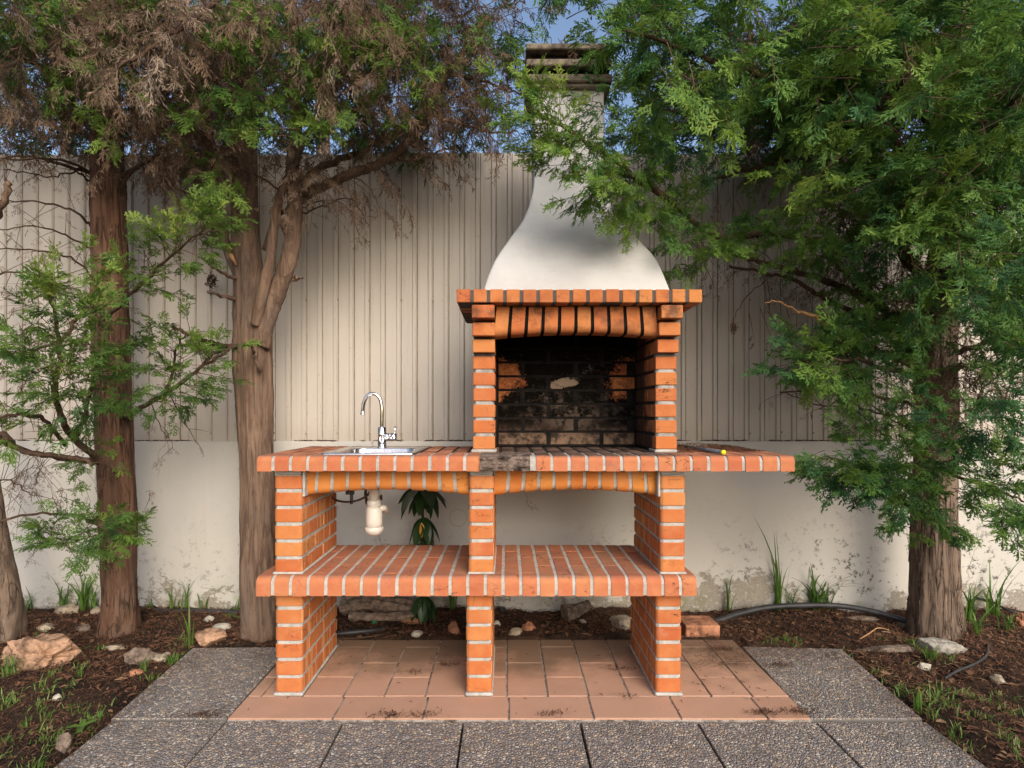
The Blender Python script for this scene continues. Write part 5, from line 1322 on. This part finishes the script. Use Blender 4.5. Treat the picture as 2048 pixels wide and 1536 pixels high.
rpx(304,330,1308,1322, M_STONE, 'pale stone half buried beside the left paver edge', seed=20)
rpx(318,336,1298,1310, M_STONE, 'tiny stone next to the half buried pale stone', seed=22)
rpx(206,243,1285,1296, M_STONE, 'flat tan stone in front of the reddish trunk', seed=24, dep=.5)
rpx(102,118,1383,1400, M_STONEW, 'little round white stone in the left foreground bed', seed=25, rough=.1)
rpx(265,290,1370,1386, M_STONEW, 'grey white scrap at the left paver edge', seed=26)
rpx(1225,1268,1236,1270, M_STONE, 'rough blackened stone beside the right pier behind the tiles', seed=27)
rpx(1642,1672,1276,1302, M_STONE, 'round grey stone at the far corner of the right paver', seed=31, sub=3, rough=.15)
rpx(1798,1820,1243,1256, M_STONE, 'small pale stone beneath the black pipe near the leafy tree', seed=33)
rpx(1752,1770,1214,1222, M_CLAY, 'red stone fragment at the wall near the leafy tree', seed=34)
rpx(1840,1866,1318,1338, M_STONEW, 'white curved stone flake before the concrete lump', seed=35, dep=.4)
rpx(2036,2060,1228,1262, M_CLAY, 'reddish stone cut by the right edge of the photo', seed=36)
rpx(1985,2010,1350,1368, M_STONE, 'flat grey stone in the right foreground bed', seed=37)
rpx(800,846,1230,1252, M_CLAY, 'broken orange brick piece under the shelf left of the leafy shoot', 'brick fragment', seed=41)
rpx(822,848,1262,1274, M_STONEW, 'oval white pebble at the back edge of the tiles', seed=42, rough=.08)
rpx(896,920,1252,1278, M_CLAY, 'tan clay fragment left of the middle pier', 'brick fragment', seed=43, dep=.6)
rpx(1018,1046,1258,1274, M_STONE, 'grey stone chip right of the middle pier', seed=44)
rpx(1046,1072,1252,1268, M_CLAY, 'triangular orange brick chip right of the middle pier', 'brick fragment', seed=45)
rpx(986,1000,1244,1256, M_STONEW, 'small pale chip close behind the middle pier', seed=46)
rpx(1160,1172,1248,1256, M_STONEW, 'tiny white chip behind the tiles midway to the right pier', seed=47)
rpx(1000,1013,1222,1234, M_BLACKP, 'small black lump against the wall right of the middle pier', seed=48)
rpx(1712,1822,1294,1306, M_LOG, 'long pale strip of wood lying in the right bed', 'wood piece', seed=49, dep=.25, rough=.3)
rpx(1698,1760,1236,1246, M_LOG, 'curved grey bark strip below the black pipe', 'bark piece', seed=50, dep=.3)
rpx(250,300,1296,1330, M_LOG, 'grey splintered wood piece beside the left paver', 'wood piece', seed=51, dep=.3, rot=.5)
rpx(150,178,1250,1264, M_LOG, 'brown bark chip left of the reddish trunk', 'bark piece', seed=52)
rpx(108,135,1462,1500, M_LOG, 'dark curled leaf litter piece in the left foreground', 'bark piece', seed=53)
rpx(742,754,1238,1252, M_GREENP, 'scrap of green plastic on the soil under the shelf', 'plastic scrap', seed=54, dep=.5)
# concrete lump and brick block
o = rock('concrete_lump', G(1880,1300)+Vector((0,0,.012)), (.20,.09,.07), M_CONC, 63, 'broken grey concrete lump in the right bed near the pipe', 'concrete lump', rot=-.45, rough=.22, sub=4)
p = G(1396,1262); o = obj('clay_block', cbox(.170,.13,.062,.006,M_CLAY,2), None, (p.x, p.y, .022), (0.03,.02,.05)); tag(o, 'worn terracotta block lying beside the right pier', 'brick')
# rotten logs under the shelf
for (pts, r0, r1, lab) in (([(685,1212,3.95),(740,1206,3.95),(790,1212,3.98),(850,1222,4.0)], .05,.03, 'split grey log lying against the wall under the shelf, on the left'),
                      ([(700,1232,3.9),(760,1234,3.88),(830,1230,3.9)], .026,.018, 'thin bark slab in front of the split log under the shelf'),
                      ([(1130,1228,4.0),(1160,1218,4.05),(1178,1206,4.08)], .035,.02, 'dark rotten stump behind the right half of the shelf')):
    cp = catmull(wpts(pts), 8); rad = [r0+(r1-r0)*i/(len(cp)-1) for i in range(len(cp))]
    vs, fs = tube_geo(cp, rad, 20, True, wob=.5, seed=R.random()*9, ridge=.01)
    o = obj('log', mk_mesh('log', vs, fs, M_LOG, False)); tag(o, lab, 'log')

# pipes
def ground_pipe(px_pts, r, lab, mat=M_BLACKP, cat='pipe', zs=None):
    pts = []
    for i, (px, py) in enumerate(px_pts):
        z = zs[i] if zs else .01
        pts.append(G(px, py, z))
    o = tube('pipe' if cat == 'pipe' else 'cable', catmull(pts, 8), r, 12, mat); tag(o, lab, cat); return o
ground_pipe([(1400,1246),(1440,1240),(1475,1228),(1530,1216),(1600,1211),(1680,1212),(1750,1224),(1800,1238),(1840,1252),(1885,1268)], .0145, 'thick black pipe arching over the soil right of the barbecue', zs=[-.01,.012,.03,.05,.06,.062,.05,.035,.02,-.02])
ground_pipe([(150,1218),(280,1221),(340,1223),(400,1223),(470,1225),(560,1230)], .014, 'black pipe along the foot of the wall between the left trunks', zs=[.0,.015,.02,.02,.02,.0])
ground_pipe([(630,1270),(670,1268),(735,1262),(775,1258)], .012, 'dark pipe on the soil behind the tiles under the shelf', zs=[.0,.012,.012,-.005])
ground_pipe([(1976,1288),(1974,1310),(1950,1328),(1915,1342),(1890,1357)], .005, 'thin black cable curling in the right bed', cat='cable', zs=[.0,.01,.012,.01,.0])
ground_pipe([(1955,1196),(1985,1204),(2020,1222),(2070,1236)], .006, 'thin black hose at the wall by the right edge', cat='cable', zs=[.08,.06,.04,.02])
ground_pipe([(1366,1222),(1378,1212),(1386,1196)], .0045, 'short black cable end poking out beside the right pier', cat='cable', zs=[.0,.03,.06])
for i, (pts, lab) in enumerate(((((1458,1222),(1470,1245),(1492,1268),(1510,1286)), 'thin brown stick slanting down beside the black pipe'), (((1720,1278),(1740,1266),(1756,1256),(1778,1260)), 'pale crooked twig on the soil of the right bed'), (((670,1278),(720,1276),(765,1268)), 'long dry straw behind the tiles under the shelf'))):
    o = tube('stick', catmull([G(px,py,.012) for px, py in pts], 5), .0028, 6, M_SPLIT if i == 1 else M_TWIG); tag(o, lab, 'stick')

# ------------------------------------------------------------------ leafy shrub behind the barbecue
yS_ = 3.93
sh = empty('leafy_shrub', G(850,1262), 'dark glossy leaved shoot growing behind the barbecue left of the middle pier', 'shrub')
tube('stem', catmull([G(850,1255), P(848,1170,yS_), P(846,1060,yS_), P(846,980,yS_), P(848,930,yS_)], 6), .006, 8, M_TWIG, sh)
tube('stem', catmull([P(847,1085,yS_), P(862,1070,yS_), P(868,1088,yS_-.03)], 6), .0025, 6, M_TWIG, sh)
leafv = []
for k in range(9):
    t = k/8; ww = .5*math.sin(math.pi*t**.85)**.8 if 0 < t < 1 else 0.0
    leafv.append((t, ww))
def leaf_mesh(mat):
    vs, fs = [], []
    for t, ww in leafv:
        for s_ in (-1, 0, 1): vs.append((t, s_*ww*.36, -.25*t*t+abs(s_)*.06*ww*2))
    for i in range(8):
        for s_ in (0, 1): fs.append((i*3+s_, i*3+s_+1, i*3+s_+4, i*3+s_+3))
    me = mk_mesh('leaf', vs, fs, mat, True)
    at = me.attributes.new('tint', 'FLOAT', 'POINT'); at.data.foreach_set('value', [.5]*len(vs)); return me
LM = leaf_mesh(M_SHRUB); M_YL = plain('yellow_leaf', (.50,.25,.03), .5); LY = leaf_mesh(M_YL)
def whorl(px, py, n, L, pitch=.6, only=None):
    c = P(px, py, yS_)
    for i in range(n):
        az = 6.283*i/n+R.uniform(-.25,.25); pt = pitch+R.uniform(-.25,.35); l = L*R.uniform(.8,1.15)
        o = obj('leaf', LM, sh, c, (R.uniform(-.3,.3), pt, az), (l,l,l))
whorl(846,972,14,.18,.45); whorl(846,985,8,.14,.85); whorl(847,1034,13,.145,.80); whorl(846,1046,6,.10,1.2); whorl(848,1082,8,.11,.7); whorl(848,1190,11,.14,.9); whorl(849,1205,7,.11,1.1); whorl(848,925,6,.14,.4)
o = obj('leaf', LY, sh, P(843,1045,yS_-.06), (0, 1.35, -1.2), (.075,.075,.075)); tag(o, 'yellow withered leaf')
# small leafy seedlings
for (px, py, n, L, lab) in ((460,1240,5,.07,'bright green seedling by the forked trunk'), (165,1460,4,.05,'broad-leaved green weed in the left foreground'), (1410-0,1500-150,4,.0,'') ):
    if L == 0: continue
    b = G(px, py); e_ = empty('weed', b, lab, 'weed')
    a = Acc()
    for i in range(n):
        az = 6.283*i/n+R.random(); o = obj('leaf', leaf_mesh(M_GRASS), e_, b+Vector((0,0,.01)), (0, -.35, az), (L,L,L))
print('OBJS', len(bpy.data.objects), 'TRIS', sum(len(o.data.polygons) for o in bpy.data.objects if o.type == 'MESH'))
